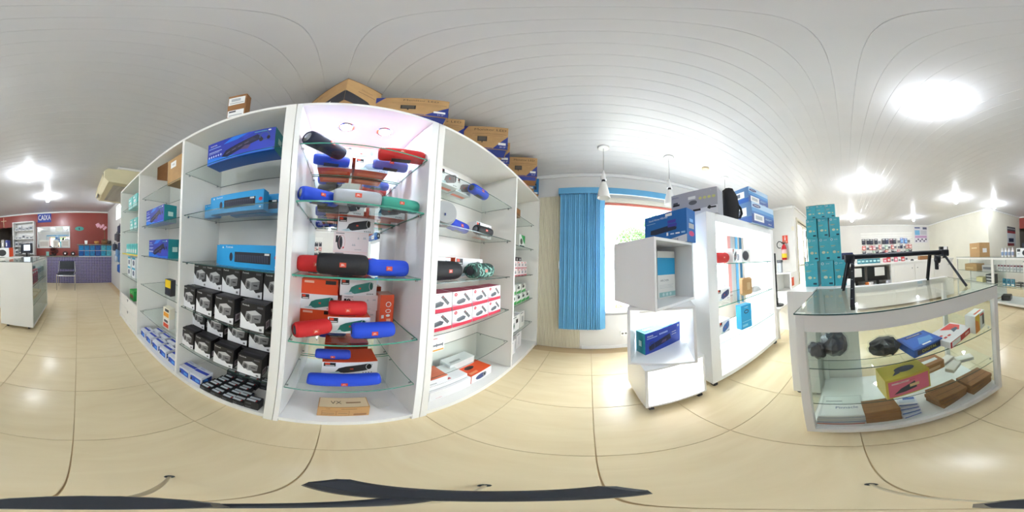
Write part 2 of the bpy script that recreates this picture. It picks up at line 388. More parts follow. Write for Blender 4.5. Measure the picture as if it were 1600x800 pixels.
for k in range(4): B((-1.8+k*2,-.02,.9),(-1.0+k*2,.02,1.7),mat('far_window',(120,130,140),.3)).obj('window',t)
# ================================================================== CEILING LAMPS
def bulb_lamp(x,y,label,drop=.11):
    t=thing('ceiling_bulb_lamp',label,'lamp',(x,y,H),0,'bare bulb ceiling lamps')
    MB().ring([(.055,-.012),(.055,0)],20,WHITEP).obj('ceiling_plate',t)
    MB().ring([(.02,-.05),(.03,-.012)],14,WHITEP).obj('socket',t)
    MB().ring([(.0005,-.05-drop),(.02,-.045-drop),(.036,-.03-drop),(.042,-.012-drop),(.034,.012-drop),(.02,.04-drop),(.016,.06-drop)],16,BULBM,None,(False,False)).obj('bulb',t)
bulb_lamp(.84,-.60,'glowing round ceiling lamp nearest the camera, above the glass counter',.03)
bulb_lamp(.80,-2.67,'larger of the two glowing bulbs in front of the red cashier wall')
bulb_lamp(.75,-4.1,'farther glowing bulb hanging in front of the cashier sign')
bulb_lamp(2.84,-.37,'large glowing bulb above the far white counter, nearest the slatted wall side')
bulb_lamp(5.5,-.27,'small distant bulb hanging left in front of the slatted display wall')
bulb_lamp(5.5,-2.5,'small distant bulb hanging right, in front of the poster by the cream wall')
bulb_lamp(3.07,-2.54,'glowing bulb hanging before the long cream side wall')
bulb_lamp(2.85,-3.75,'glowing bulb close to the outer corner of the cream walls')
SHG=mat('frosted_lamp_glass',(238,236,230),.35)
def pendant(x,y,label,zs=2.20,full=True):
    t=thing('pendant_lamp',label,'lamp',(x,y,H),0,'pendant lamps by the window')
    MB().ring([(.052,-.018),(.06,-.008),(.06,0)],24,WHITEP).obj('ceiling_plate',t)
    MB().cyl((0,0,-.018),(0,0,zs-H),.0022,mat('lamp_cord',(90,88,86),.5),seg=6).obj('cord',t)
    MB().ring([(.03,zs-H-.125),(.028,zs-H-.11),(.012,zs-H-.03),(.006,zs-H)],18,WHITEP).obj('socket_cone',t)
    MB().ring([(.02,zs-H-.155),(.02,zs-H-.125)],14,BLACK).obj('socket_ring',t)
    MB().ring([(.062,zs-H-.335),(.064,zs-H-.33),(.05,zs-H-.25),(.026,zs-H-.155),(.02,zs-H-.15)],24,SHG,None,(False,False)).ring([(.06,zs-H-.333),(.047,zs-H-.25),(.024,zs-H-.157)],24,SHG,None,(False,False)).obj('glass_shade',t)
    MB().sph((0,0,zs-H-.24),.024,mat('unlit_bulb',(235,235,230),.3)).obj('bulb',t)
pendant(.129,1.517,'unlit pendant lamp with white glass cone in front of the blue blind')
pendant(.832,1.524,'unlit pendant lamp behind the boxes, second from the blue blind')
pendant(1.753,1.547,'unlit pendant lamp farthest right, above the lit white display stand')
tag(MB().ring([(.03,2.515),(.045,2.52),(.048,H)],20,mat('yellowed_plastic',(226,206,170),.5)).obj('ceiling_cover',None,(1.353,1.511,0)),'small yellowed round cover on the ceiling right of the second pendant','ceiling cover')
# ================================================================== WALL CABINETS (fronts in the plane x = -.69, facing +x)
XF=-.69; XB=-1.10; CH=2.14
SH=[1.785,1.445,1.103,.762,.412]
HW=CHROME
def glass_shelf(parent,x0,x1,y0,y1,z,th=.005,GEDGE=GEDGE):
    s=MB().box((x0,y0,z-th),(x1,y1,z),GLASS,sides=dict(F=GEDGE,K=GEDGE,L=GEDGE,R=GEDGE)).obj('glass_shelf',parent)
    for yy,sg in ((y0,1),(y1,-1)):
        for xx in (x1-.035,x0+.05):
            MB().cyl((xx,yy-.004*sg,z-.014),(xx,yy+.012*sg,z-.014),.006,HW,seg=8).cyl((xx,yy+.008*sg,z-.016),(xx,yy+.008*sg,z-th-.0005),.0035,HW,seg=6).obj('shelf_bracket',s)
    return s
def cabinet(name,label,ys,fr,bays,lam,backm=None,group=None):
    """ys: outer y0,y1 ; fr: frame widths left/right"""
    y0,y1=ys; t=thing(name,label,'cabinet',(0,0,0),0,group)
    g=.0015
    MB().box((XB-.015,y0+g,.0),(XF,y0+fr[0],CH),lam,c=.0012).obj('side_panel',t)
    MB().box((XB-.015,y1-fr[1],.0),(XF,y1-g,CH),lam,c=.0012).obj('side_panel',t)
    MB().box((XB-.012,y0+fr[0],CH-.025),(XF-.0005,y1-fr[1],CH),lam,c=.001).obj('top_panel',t)
    MB().box((XB-.012,y0+fr[0],.045),(XF-.0005,y1-fr[1],.07),lam,c=.001).obj('bottom_panel',t)
    MB().box((XF-.03,y0+fr[0],.0),(XF-.015,y1-fr[1],.045),lam).obj('plinth',t)
    MB().box((XB-.015,y0+fr[0],.07),(XB-.003,y1-fr[1],CH-.025),backm or lam).obj('back_panel',t)
    return t
cabL=cabinet('display_cabinet','tall white three-bay shelving cabinet holding keyboards and power supplies, left of the lit one',(-2.60,-.21),(.025,.048),3,LAM,group='white wall cabinets with glass shelves')
for y in (-1.79,-.96): MB().box((XB-.01,y-.012,.07),(XF-.0008,y+.012,CH-.025),LAM,c=.001).obj('divider',cabL)
for z in SH[:]: glass_shelf(cabL,XB,XF-.02,-.948,-.258,z)
for z in SH[:]: glass_shelf(cabL,XB,XF-.04,-1.778,-.972,z)
for z in SH[:4]: glass_shelf(cabL,XB,XF-.03,-2.575,-1.802,z)
for k in range(2):
    d=MB().box((XF-.03,-2.57,.075+k*.19),(XF-.012,-1.806,.26+k*.19),LAM,c=.002).obj('drawer',cabL)
    MB().add([(XF-.0115,-2.21,.245+k*.19),(XF-.0115,-2.16,.245+k*.19),(XF-.0115,-2.185,.205+k*.19),(XF-.006,-2.205,.243+k*.19),(XF-.006,-2.165,.243+k*.19),(XF-.006,-2.185,.212+k*.19)],[(3,4,5)[::-1],(0,1,4,3),(1,2,5,4),(2,0,3,5)],STEEL).obj('drawer_pull',d)
cabM=cabinet('display_cabinet','brightly lit white speaker showcase with mirrored back and two downlights',(-.21,.47),(.026,.042),1,LAM2,MIRROR,'white wall cabinets with glass shelves')
for z in SH: glass_shelf(cabM,XB+.01,XF-.02,-.182,.426,z+.003,.008,LEDGE)
for y in (.017,.24):
    MB().ring([(.034,-.004),(.046,-.004),(.05,0)],24,CHROME,None,(False,False)).obj('downlight_ring',cabM,(-.907,y,CH-.025))
    MB().ring([(.0001,-.006),(.033,-.006),(.034,-.002)],20,LEDW,None,(False,False)).obj('downlight_lens',cabM,(-.907,y,CH-.025))
cabR=cabinet('display_cabinet','white two-bay shelving cabinet between the lit showcase and the window wall',(.47,2.128),(.042,.025),2,LAM,group='white wall cabinets with glass shelves')
MB().box((XB-.01,1.378,.07),(XF-.0008,1.402,CH-.025),LAM,c=.001).obj('divider',cabR)
for z in SH: glass_shelf(cabR,XB,XF-.04,.514,1.376,z-.025 if z>1 else z-.01)
for z in SH: glass_shelf(cabR,XB,XF-.07,1.404,2.10,z-.04 if z>1 else z-.025)
SR=[1.76,1.42,1.078,.752,.402]; SD=[1.745,1.405,1.063,.737,.387]
R90=pi/2
def put(kind,y,z,label,xf=-.75,group=None,tilt=0,name=None):
    me=kind['parts'][0][1]; d=max(v.co.y for v in me.vertices)-min(v.co.y for v in me.vertices) if me and len(me.vertices)<3000 else 0
    return spawn(kind,(xf-d/2,y,z+.0005),R90+tilt,label,None,group)
WH=C(238,238,236); BK=C(24,24,28); GR=C(120,124,130); LG=C(180,184,188)
# --- inova keyboard and headset kits
def inova(w,h,d=.10):
    NB=C(40,58,168); LB=C(30,120,225); DB=C(18,22,60)
    it=[('p','F',[(.35,1),(.75,1),(.45,.45),(.2,.25),(0,.3),(0,0),(1,0),(1,.35),(.6,.75),(.5,.97)],C(46,66,186)),
        ('p','F',[(.28,.75),(.42,.98),(.66,.99),(.5,.8)],LB),('p','F',[(.0,.02),(.98,.02),(.98,.12),(.6,.08),(0,.3)],LB),
        ('p','F',[(.26,.2),(.33,.42),(.78,.80),(.84,.62),(.80,.52),(.36,.12)],DB),
        ('p','F',[(.31,.22),(.36,.36),(.72,.70),(.77,.58)],C(48,46,72)),
        ('o','F',.87,.66,.065,.2,.014,C(70,90,130)),('e','F',.83,.52,.025,.09,BK),('e','F',.92,.56,.02,.08,BK),
        ('p','F',[(.55,.28),(.62,.42),(.70,.40),(.66,.24)],C(90,70,110)),
        ('t','F',.115,.84,.13,'inova',WH),('q','F',.03,.70,.24,.73,C(160,190,240)),('q','F',.03,.52,.26,.55,C(200,210,240)),('q','F',.03,.46,.22,.485,C(160,180,230)),
        ('e','F',.93,.9,.02,.035,WH),('q','F',.74,.88,.9,.905,C(110,200,190))]
    for k in range(6): it.append(('e','F',.04+.042*k,.32,.013,.05,C(200,215,250)))
    for k in range(4): it.append(('p','F',[(.34+.09*k,.24+.075*k),(.345+.09*k,.28+.075*k),(.40+.09*k,.33+.075*k),(.40+.09*k,.29+.075*k)],C(110,100,120)))
    it+= [('q','R',.3,.35,.7,.6,C(200,235,230)),('q','L',.3,.35,.7,.6,C(200,235,230)),('q','T',.1,.3,.5,.5,C(60,190,240)),('q','T',.55,.35,.75,.6,WH)]
    s=dict(R=C(20,140,150),L=C(20,150,160),T=C(24,130,215),B=C(22,92,190))
    return carton('keyboard_kit_box',w,d,h,NB,it,s)
put(inova(.44,.19,.12),-.535,SH[0],'blue keyboard and headset kit box on the top shelf, left of the lit showcase',-.735)
ki=inova(.40,.175,.14)
put(ki,-1.52,SH[1],'blue keyboard kit box, upper of two in the bay with the opened brown box',-.76,'blue keyboard kits in the second bay')
put(ki,-1.43,SH[2],'blue keyboard kit box, lower of two in the bay with the opened brown box',-.76,'blue keyboard kits in the second bay')
# --- cyan keyboard boxes
def fkb(w,h,d=.07,full=True):
    CY=C(24,156,222)
    it=[('t','F',.2 if full else .45,.88,.13,'Fortrek',WH),('p','F',[(.06,.83),(.075,.93),(.095,.83)] if full else [(.1,.83),(.14,.93),(.17,.83)],WH)]
    if full:
        it+=[('q','F',.30,.22,.87,.68,C(24,28,44)),('e','F',.235,.44,.03,.2,C(30,36,60)),('q','F',.78,.58,.85,.66,WH),('e','F',.955,.52,.03,.09,C(196,40,60)),('e','F',.95,.14,.015,.05,WH)]
        for r in range(5):
            for k in range(15): it.append(('q','F',.31+.036*k,.27+.06*r,.338+.036*k,.315+.06*r,C(58,64,88)))
    return carton('keyboard_box',w,d,h,CY,it,dict(T=C(30,140,200),B=C(20,120,190)))
kb=fkb(.40,.13)
put(kb,-.60,SH[1],'cyan keyboard box in front on the second shelf',-.83,'cyan keyboard boxes')
put(kb,-.50,SH[1],'cyan keyboard box behind the front one on the second shelf',-.93,'cyan keyboard boxes')
put(fkb(.12,.11,.06,False),-.87,SH[1],'small cyan box left of the keyboard boxes on the second shelf',-.90)
put(kb,-.47,SH[2],'cyan keyboard box in front on the third shelf, above the power supplies',-.79,'cyan keyboard boxes')
put(kb,-.56,SH[2],'cyan keyboard box half hidden behind on the third shelf',-.87,'cyan keyboard boxes')
# --- power supply boxes
def psu():
    w,d,h=.140,.085,.160
    it=[('p','F',[(.0,.0),(1,0),(1,.27),(.72,.2),(.52,.38),(.3,.3),(0,.62)],C(236,236,238)),
        ('p','F',[(.2,.42),(.25,.68),(.62,.78),(.88,.66),(.84,.36),(.46,.26)],C(158,158,160)),('p','F',[(.25,.68),(.62,.78),(.88,.66),(.5,.58)],C(196,196,196)),
        ('p','F',[(.5,.58),(.88,.66),(.84,.36),(.49,.28)],C(120,120,122)),('e','F',.35,.47,.1,.14,C(60,60,62)),('o','F',.35,.47,.08,.11,.012,C(170,170,170)),('q','F',.6,.45,.78,.5,C(40,40,42)),
        ('t','F',.22,.91,.085,'Fortrek',WH),('q','F',.7,.86,.93,.93,C(90,90,94)),('q','F',.82,.05,.92,.14,C(120,120,120)),
        ('q','R',.2,.1,.75,.4,C(190,176,184)),('q','R',.28,.16,.68,.34,C(120,100,110)),('q','T',.1,.3,.9,.5,C(54,54,58))]
    return carton('power_supply_box',w,d,h,C(34,32,34),it,merge=False)
kp=psu()
for si,(z,ys) in enumerate(((SH[3],((-.895,-.738,-.57,-.385),(-.885,-.745,-.598,-.452,-.30))),(SH[4],((-.893,-.733,-.56,-.385),(-.885,-.715,-.532,-.375))))):
    nm='upper shelf' if si==0 else 'lower shelf'
    for k,y in enumerate(ys[0]): put(kp,y,z,'black power supply box, %s in the front row, %s'%(ORD[k],nm),-.735,'black power supply boxes',random.uniform(-.04,.04))
    for k,y in enumerate(ys[1]):
        put(kp,y,z+.161,'black power supply box, %s in the back row, %s'%(ORD[k],nm),-.83,'black power supply boxes',random.uniform(-.04,.04))
        put(kp,y,z,'black power supply box hidden beneath the back row, %s, %s'%(ORD[k],nm),-.832,'black power supply boxes under the back row')
# --- white and blue boxes on the cabinet floor
def wbb():
    it=[('p','F',[(.06,.12),(.06,.7),(.34,.8),(.94,.72),(.94,.1)],C(34,84,200)),('p','F',[(.06,.3),(.2,.62),(.22,.2),(.06,.12)],C(20,24,60)),('q','F',.5,.25,.85,.55,C(80,160,240)),
        ('p','T',[(.0,.35),(1,.45),(1,.72),(0,.62)],C(60,80,190)),('q','T',.1,.75,.5,.9,C(190,196,220)),('q','R',.1,.1,.9,.7,C(24,40,110)),('e','R',.35,.4,.22,.25,C(60,130,220))]
    return carton('webcam_box',.115,.11,.10,C(226,228,238),it)
kw=wbb()
for k,(x,y) in enumerate(((-.715,-.885),(-.72,-.765))): put(kw,y,.07,'white and blue box on the cabinet floor beside the black ink boxes, %s'%('left one' if k==0 else 'right one'),x,'white and blue boxes on the cabinet floor')
for k in range(5): put(kw,-1.70+.155*k,.07,'white and blue box, front row, second bay floor, %s'%ORD[k],-.735,'white and blue boxes on the cabinet floor')
for k in range(4): put(kw,-1.62+.155*k,.07,'white and blue box, back row, second bay floor, %s'%ORD[k],-.86,'white and blue boxes on the cabinet floor')
# --- black ink boxes with silver labels
def ink():
    it=[('p','T',[(.08,.12),(.7,.12),(.7,.42),(.08,.42)],C(206,212,216)),('q','T',.15,.52,.88,.84,C(190,198,202)),('q','F',.1,.25,.5,.65,C(80,84,90)),('q','R',.2,.3,.8,.6,C(70,74,80)),('q','T',.72,.15,.78,.4,C(190,40,40))]
    return carton('ink_box',.082,.060,.048,C(28,30,34),it)
kk=ink(); n=0
for c in range(3):
    for r in range(4):
        put(kk,-.655+.086*c+.012*r,.07,'black flat ink box, %s row, %s column, left block on the cabinet floor'%(('front','second','third','rear')[r],('left','middle','right')[c]),-.70-.066*r,'black ink boxes on the cabinet floor')
for c in range(2):
    for r in range(2):
        put(kk,-.335-.086*c,.07+.049*r*(1-c),'black flat ink box in the small right pile, %s %s'%('upper' if r and not c else 'lower','right' if c==0 else 'left') if not(c==1 and r==1) else 'black flat ink box lying behind the small right pile',-.705-(.066 if (c==1 and r==1) else 0),'black ink boxes on the cabinet floor')
for c in range(4): put(kk,-.62+.088*c,.119,'black flat ink box stacked at the back of the cabinet floor, %s'%ORD[c],-.93,'black ink boxes on the cabinet floor'); 
for c in range(4): put(kk,-.62+.088*c,.07,'black flat box under the stacked back row on the cabinet floor, %s'%ORD[c],-.93,'black ink boxes on the cabinet floor')
# --- second bay odds
t=thing('open_box','opened brown cardboard box with a raised flap on the top shelf of the second bay','box',(-.84,-1.13,SH[0]+.0005),R90)
MB().box((-.13,-.09,0),(.13,.09,.27),KRAFT,c=.002).obj('carton',t)
MB().add([(-.13,-.09,.05),(-.13,-.09,.27),(-.21,-.15,.22),(-.21,-.15,.08)],[(0,1,2,3),(3,2,1,0)],KRAFTD).obj('flap',t)
m=MB(); printing(m,.26,.18,.27,[('q','F',.2,.6,.5,.85,WH),('t','F',.35,.72,.1,'VX',BK)]); m.obj('printed_design',t)
def small(name,w,d,h,base,items,sides=None): return carton(name,w,d,h,base,items,sides,merge=True)
put(small('battery_box',.10,.05,.15,C(60,60,66),[('q','F',.05,.5,.95,.98,C(236,200,40)),('q','F',.1,.1,.9,.4,C(40,44,60))]),-1.235,SH[3],'small yellow and black box on the fourth shelf of the second bay',-.77)
put(small('toner_box',.11,.06,.11,C(236,234,228),[('q','F',.1,.1,.9,.5,C(210,70,40)),('q','F',.2,.6,.8,.85,C(80,84,90))]),-1.25,SH[4],'small white and orange box at the bottom of its pile in the second bay',-.77)
put(small('toner_box',.11,.06,.11,C(236,230,210),[('q','F',.1,.15,.9,.55,C(226,150,40)),('q','F',.3,.65,.9,.9,C(50,54,60))]),-1.25,SH[4]+.111,'small white and amber box on top of its pile in the second bay',-.77)
# --- third bay (far left)
def aqua(w,d,h,extra=()):
    return carton('network_device_box',w,d,h,C(120,200,196),[('q','F',.06,.08,.94,.3,C(186,226,222)),('q','F',.1,.75,.5,.85,WH),('e','F',.5,.5,.25,.12,WH),('q','R',.1,.1,.9,.9,C(90,184,184))]+list(extra))
ka=aqua(.17,.12,.19); kb2=aqua(.14,.12,.17)
for k in range(2): put(ka,-2.37+.19*k,SH[0],'aqua boxed network device on the top shelf of the far left bay, %s'%('left' if k==0 else 'right'),-.78,'aqua boxes in the far left bay')
for k in range(2): put(kb2,-2.30+.16*k,SH[1],'aqua boxed network device on the second shelf of the far left bay, %s'%('left' if k==0 else 'right'),-.78,'aqua boxes in the far left bay')
kn=small('adapter_box',.075,.09,.145,C(110,204,200),[('q','F',.1,.1,.9,.45,WH),('q','F',.2,.6,.8,.9,C(70,170,180))])
for k in range(5): put(kn,-2.47+.095*k,SH[2],'narrow aqua adapter box on the third shelf of the far left bay, %s'%ORD[k],-.77,'narrow aqua boxes')
tag(B((XF-.032,-2.56,SH[2]-.016),(XF-.027,-1.81,SH[2]+.002),C(236,214,90)).obj('price_strip'),'yellow price strip along the third shelf of the far left bay','price strip')
kc=small('camera_box',.13,.1,.145,C(232,236,238),[('e','F',.5,.45,.26,.26,C(40,50,80)),('q','F',.0,.8,1,1,C(70,170,200)),('e','F',.5,.45,.12,.12,C(120,130,150))])
for k in range(2):
    for r in range(2): put(kc,-2.36+.20*k,SH[3]+.146*r,'white camera box with black lens picture, %s %s of the far left bay block'%('upper' if r else 'lower','right' if k else 'left'),-.77,'white camera boxes in the far left bay')
put(small('cable_box',.17,.12,.15,C(40,160,70),[('q','F',.1,.2,.9,.6,C(120,70,60)),('t','F',.5,.8,.12,'USB',WH)]),-2.22,SH[3]-.35,'green box on the drawer unit of the far left bay',-.77)
# ---------------------------------------------------------------- speakers
def speaker(L,r,col,ends='dark',emb=(214,74,48),nm='bluetooth_speaker',flat=.86,logo='JBL'):
    cm=mat('speaker_cloth_%d_%d_%d'%col,col,.62,bump=.5,bscale=500)
    prof=[]; n=5
    for i in range(n+1): a=pi/2*i/n; prof.append((r*(flat+(1-flat)*sin(a)), -L/2+.16*L*(1-cos(a))))
    prof=[(r*flat*.93,-L/2-.001)]+prof+[(p[0],-p[1]) for p in prof[::-1]]+[(r*flat*.93,L/2+.001)]
    T=TR(0,0,r)@Matrix.Rotation(pi/2,4,'Y')
    body=MB().ring(prof,28,cm,T,(True,True)).mesh('cloth_body')
    parts=[('bluetooth_speaker',None,0),('cloth_body',body,0)]
    em=STEEL if ends=='silver' else DARK
    for s in (-1,1):
        Te=TR(0,0,r)@Matrix.Rotation(s*pi/2,4,'Y')
        e=MB().ring([(r*flat*.92,L/2+.001),(r*flat*.9,L/2+.005),(r*flat*.78,L/2+.005),(r*flat*.7,L/2+.002)],24,cm,Te,(False,False)).ring([(r*flat*.74,L/2+.0015),(r*flat*.5,L/2+.003),(r*flat*.45,L/2+.0055),(.001,L/2+.006)],24,em,Te,(False,False)).mesh('bass_radiator')
        parts.append(('bass_radiator',e,0))
    ew,eh=(.030,.021) if r>.04 else (.024,.016)
    M=TR(0,-r-.0006,r)@RX90
    e=MB().poly([(-ew/2,-eh/2,.001),(ew/2,-eh/2,.001),(ew/2,eh/2,.001),(-ew/2,eh/2,.001)],C(*emb),M).box((-ew/2,-eh/2,-.004),(ew/2,eh/2,.0006),C(*emb),M).text(logo,eh*.62,WH,M@TR(0,0,.0016)).mesh('emblem')
    parts.append(('emblem',e,0))
    f=MB().box((-L*.22,-.018,-.0002),(L*.22,.018,.006),DARK if sum(col)>100 else BLACK,c=.002).mesh('foot'); parts.append(('foot',f,0))
    return kindof('speaker',*parts)
def sp(kind,x,y,z,label,tilt=0,roll=0):
    return spawn(kind,(x,y,z+.001),R90+tilt,label,'speaker','bluetooth speakers')
BLUEc=(24,72,208); REDc=(206,34,36); BLKc=(26,26,30); TEALc=(60,160,140); NAVY=(22,28,56); SILV=(172,176,182); DGR=(70,76,90)
z1,z2,z3,z4,z5=[z+.003 for z in SH]
sp(speaker(.23,.047,NAVY,'silver'),-.80,-.075,z1,'dark navy speaker lying askew at the left end of the top lit shelf',rad(48))
sp(speaker(.20,.04,BLUEc),-.955,-.05,z1,'blue speaker lying behind the dark navy one on the top lit shelf',rad(10))
sp(speaker(.235,.045,REDc),-.80,.315,z1,'red speaker at the right end of the top lit shelf',rad(-14))
sp(speaker(.20,.038,(88,110,210)),-.93,.30,z1,'violet blue speaker lying behind the red one on the top lit shelf',rad(-6))
sp(speaker(.19,.038,BLUEc,'silver'),-.77,-.085,z2,'blue speaker with pale end cap at the left end of the second lit shelf',rad(34))
sp(speaker(.215,.042,SILV,'dark'),-.77,.095,z2,'silver grey speaker in the middle of the second lit shelf')
sp(speaker(.19,.038,TEALc),-.775,.315,z2,'teal green speaker at the right end of the second lit shelf',rad(-4))
sp(speaker(.17,.036,BLKc),-.93,-.02,z2,'black speaker behind the blue one on the second lit shelf',rad(8))
sp(speaker(.17,.036,(70,96,200)),-1.03,-.04,z2,'pale blue speaker at the very back of the second lit shelf')
sp(speaker(.19,.044,REDc),-.84,-.085,z3,'red speaker half hidden behind the black one, third lit shelf',rad(4))
sp(speaker(.232,.052,BLKc),-.785,.043,z3,'large black speaker in the middle of the third lit shelf')
sp(speaker(.20,.044,(226,60,66)),-.90,.12,z3,'bright red speaker at the back between the black and blue ones, third lit shelf')
sp(speaker(.205,.043,BLUEc),-.80,.275,z3,'blue speaker at the right end of the third lit shelf',rad(-5))
sp(speaker(.18,.044,REDc),-.80,-.085,z4,'red speaker angled with its dark end showing, left end of the fourth lit shelf',rad(32))
sp(speaker(.205,.045,BLUEc),-.79,.215,z4,'blue speaker at the right end of the fourth lit shelf')
sp(speaker(.34,.043,BLUEc),-.775,.09,z5,'long blue speaker lying on the lowest lit shelf')
# speaker boxes
def spbox(w,h,d,pic,side=(226,84,40),wide=True,logo=True,face_col=(238,238,240)):
    it=[]
    if logo: it+=[('q','F',.03,.66,.24,.96,BK),('q','F',.05,.80,.14,.94,C(230,70,40)),('q','F',.06,.70,.22,.75,WH)]
    pc=C(*pic); dk=C(max(0,pic[0]-40),max(0,pic[1]-40),max(0,pic[2]-40))
    it+=[('p','F',[(.24,.2),(.30,.52),(.42,.66),(.82,.86),(.9,.78),(.88,.42),(.78,.28),(.4,.1)],pc),('e','F',.84,.6,.055,.24,dk),('o','F',.84,.6,.06,.26,.012,C(210,214,218)),('q','F',.5,.4,.56,.5,C(214,74,48)),('p','F',[(.1,.1),(.3,.24),(.36,.1),(.24,.05)],C(190,214,220))]
    for k in range(4): it.append(('e','F',.74+.05*k,.1,.014,.035,BK))
    it+=[('q','T',.1,.3,.5,.5,C(240,150,120)),('q','R',.3,.2,.7,.8,C(245,170,140)),('q','B',.1,.3,.9,.6,C(236,120,80))]
    return carton('speaker_box',w,d,h,C(*face_col),it,dict(T=C(*side),R=C(*side),L=C(*side),B=C(*side),K=C(*side)))
def backbox(w,h,d,logo=True):
    it=[('q','F',.08,.75,.35,.9,C(240,190,170)),('q','F',.66,.7,.95,.95,BK)]
    return carton('speaker_box',w,d,h,C(228,78,34),it,dict(R=C(226,90,50)))
def wbox2(w,h,d,pic):
    it=[('e','F',.18,.45,.075,.36,C(*pic)),('q','F',.06,.45,.12,.8,BK),('o','F',.24,.48,.09,.36,.01,C(220,160,160)),('e','F',.28,.2,.02,.05,C(220,50,60))]
    for u,v in ((.55,.35),(.6,.35),(.86,.72),(.9,.72),(.7,.7)): it.append(('p','F',[(u-.03,v-.04),(u,v+.09),(u+.03,v-.04)],C(196,196,200)))
    it+=[('q','F',.6,.12,.8,.14,C(170,170,176)),('q','F',.06,.9,.3,.94,C(120,120,126))]
    return carton('speaker_box',w,d,h,C(238,228,228),it,dict(R=C(226,220,220),B=C(226,84,40)))
kA=spbox(.21,.095,.11,(150,160,170)); kT=spbox(.225,.10,.11,(40,128,116)); kBk=spbox(.225,.095,.11,(44,46,54)); kO=backbox(.22,.092,.11); kW=wbox2(.215,.12,.11,(34,36,44))
put(kA,-.03,z1,'white speaker box, left of two at the back of the top lit shelf',-.985,'speaker boxes in the lit showcase')
put(kA,.20,z1,'white speaker box, right of two at the back of the top lit shelf',-.985,'speaker boxes in the lit showcase')
put(kA,.12,z1+.096,'white speaker box lying across the other two on the top lit shelf',-.985,'speaker boxes in the lit showcase')
put(kBk,.30,z2,'white speaker box with dark speaker picture, back right of the second lit shelf',-.92,'speaker boxes in the lit showcase')
put(kBk,.05,z2,'white speaker box hidden behind the silver speaker on the second lit shelf',-.95,'speaker boxes in the lit showcase')
put(kW,.10,z3+.121,'white box with upright speaker picture, middle of the third lit shelf pile',-.985,'speaker boxes in the lit showcase')
put(kW,.10,z3,'white box at the bottom of the pile at the back of the third lit shelf',-.985,'speaker boxes in the lit showcase')
put(kBk,.125,z3+.242,'white box with black speaker picture, topmost of the pile on the third lit shelf',-.985,'speaker boxes in the lit showcase')
put(kO,-.075,z4,'orange speaker box, bottom of the left pile on the fourth lit shelf',-.97,'speaker boxes in the lit showcase')
put(kT,-.075,z4+.0925,'white box with green speaker picture, middle of the left pile on the fourth lit shelf',-.97,'speaker boxes in the lit showcase')
put(kO,-.075,z4+.193,'orange speaker box, top of the left pile on the fourth lit shelf',-.97,'speaker boxes in the lit showcase')
put(kT,.10,z4,'white box with green speaker picture under the red speaker, fourth lit shelf',-.845,'speaker boxes in the lit showcase')
put(wbox2(.225,.095,.11,(34,36,44)),.165,z4,'white box hidden at the bottom of the middle pile, fourth lit shelf',-.97,'speaker boxes in the lit showcase')
put(wbox2(.225,.1,.11,(34,36,44)),.175,z4+.096,'white box with small black speaker picture in the middle pile, fourth lit shelf',-.97,'speaker boxes in the lit showcase')
put(kT,.16,z4+.197,'white box with green speaker picture on top of the middle pile, fourth lit shelf',-.97,'speaker boxes in the lit showcase')
sp(speaker(.195,.043,REDc),-.88,.09,z4+.1,'red speaker resting on a white box in the middle of the fourth lit shelf')
t=carton('speaker_box',.085,.11,.215,C(226,78,38),[('q','F',.12,.3,.3,.4,WH),('o','F',.6,.72,.2,.08,.05,WH),('o','F',.6,.52,.2,.06,.05,WH),('e','F',.6,.38,.15,.04,WH),('q','F',.5,.1,.8,.28,C(240,180,160))],dict(T=C(190,140,120),L=C(226,120,90)))
put(t,.325,z4,'narrow orange speaker box standing upright at the right of the fourth lit shelf',-.91,'speaker boxes in the lit showcase')
put(spbox(.31,.105,.17,(34,34,38)),.13,z5,'wide white and orange box with long black speaker picture, lowest lit shelf',-.885,'speaker boxes in the lit showcase')
sp(speaker(.19,.035,(40,70,190)),-.93,.03,z5+.106,'blue speaker lying on the wide box of the lowest lit shelf')
put(carton('router_box',.245,.10,.115,C(196,152,100),[('t','F',.2,.86,.13,'VX',C(90,60,30)),('q','F',.08,.1,.62,.66,C(176,130,80)),('q','F',.1,.14,.35,.6,C(196,152,100)),('q','F',.38,.14,.6,.6,C(196,152,100)),('q','F',.7,.1,.95,.3,C(150,104,60)),('q','F',.45,.82,.75,.87,C(120,84,44)),('q','F',.1,.2,.33,.22,BK),('q','F',.1,.3,.33,.32,BK),('q','F',.1,.4,.33,.42,BK),('q','F',.4,.3,.58,.32,BK),('q','F',.4,.4,.58,.42,BK),
    ('q','T',.02,.05,.98,.95,C(216,196,160)),('t','T',.35,.5,.42,'VX',C(60,50,40)),('q','T',.55,.42,.85,.55,C(150,120,90))]),.105,.07,'brown cardboard box lettered VX on the floor of the lit showcase',-.75)
tag(MB().box((-.05,-.035,0),(.05,.035,.002),WHITEP).obj('paper_sheet',None,(-.86,.31,.072),.3),'white paper sheet on the floor of the lit showcase','paper')
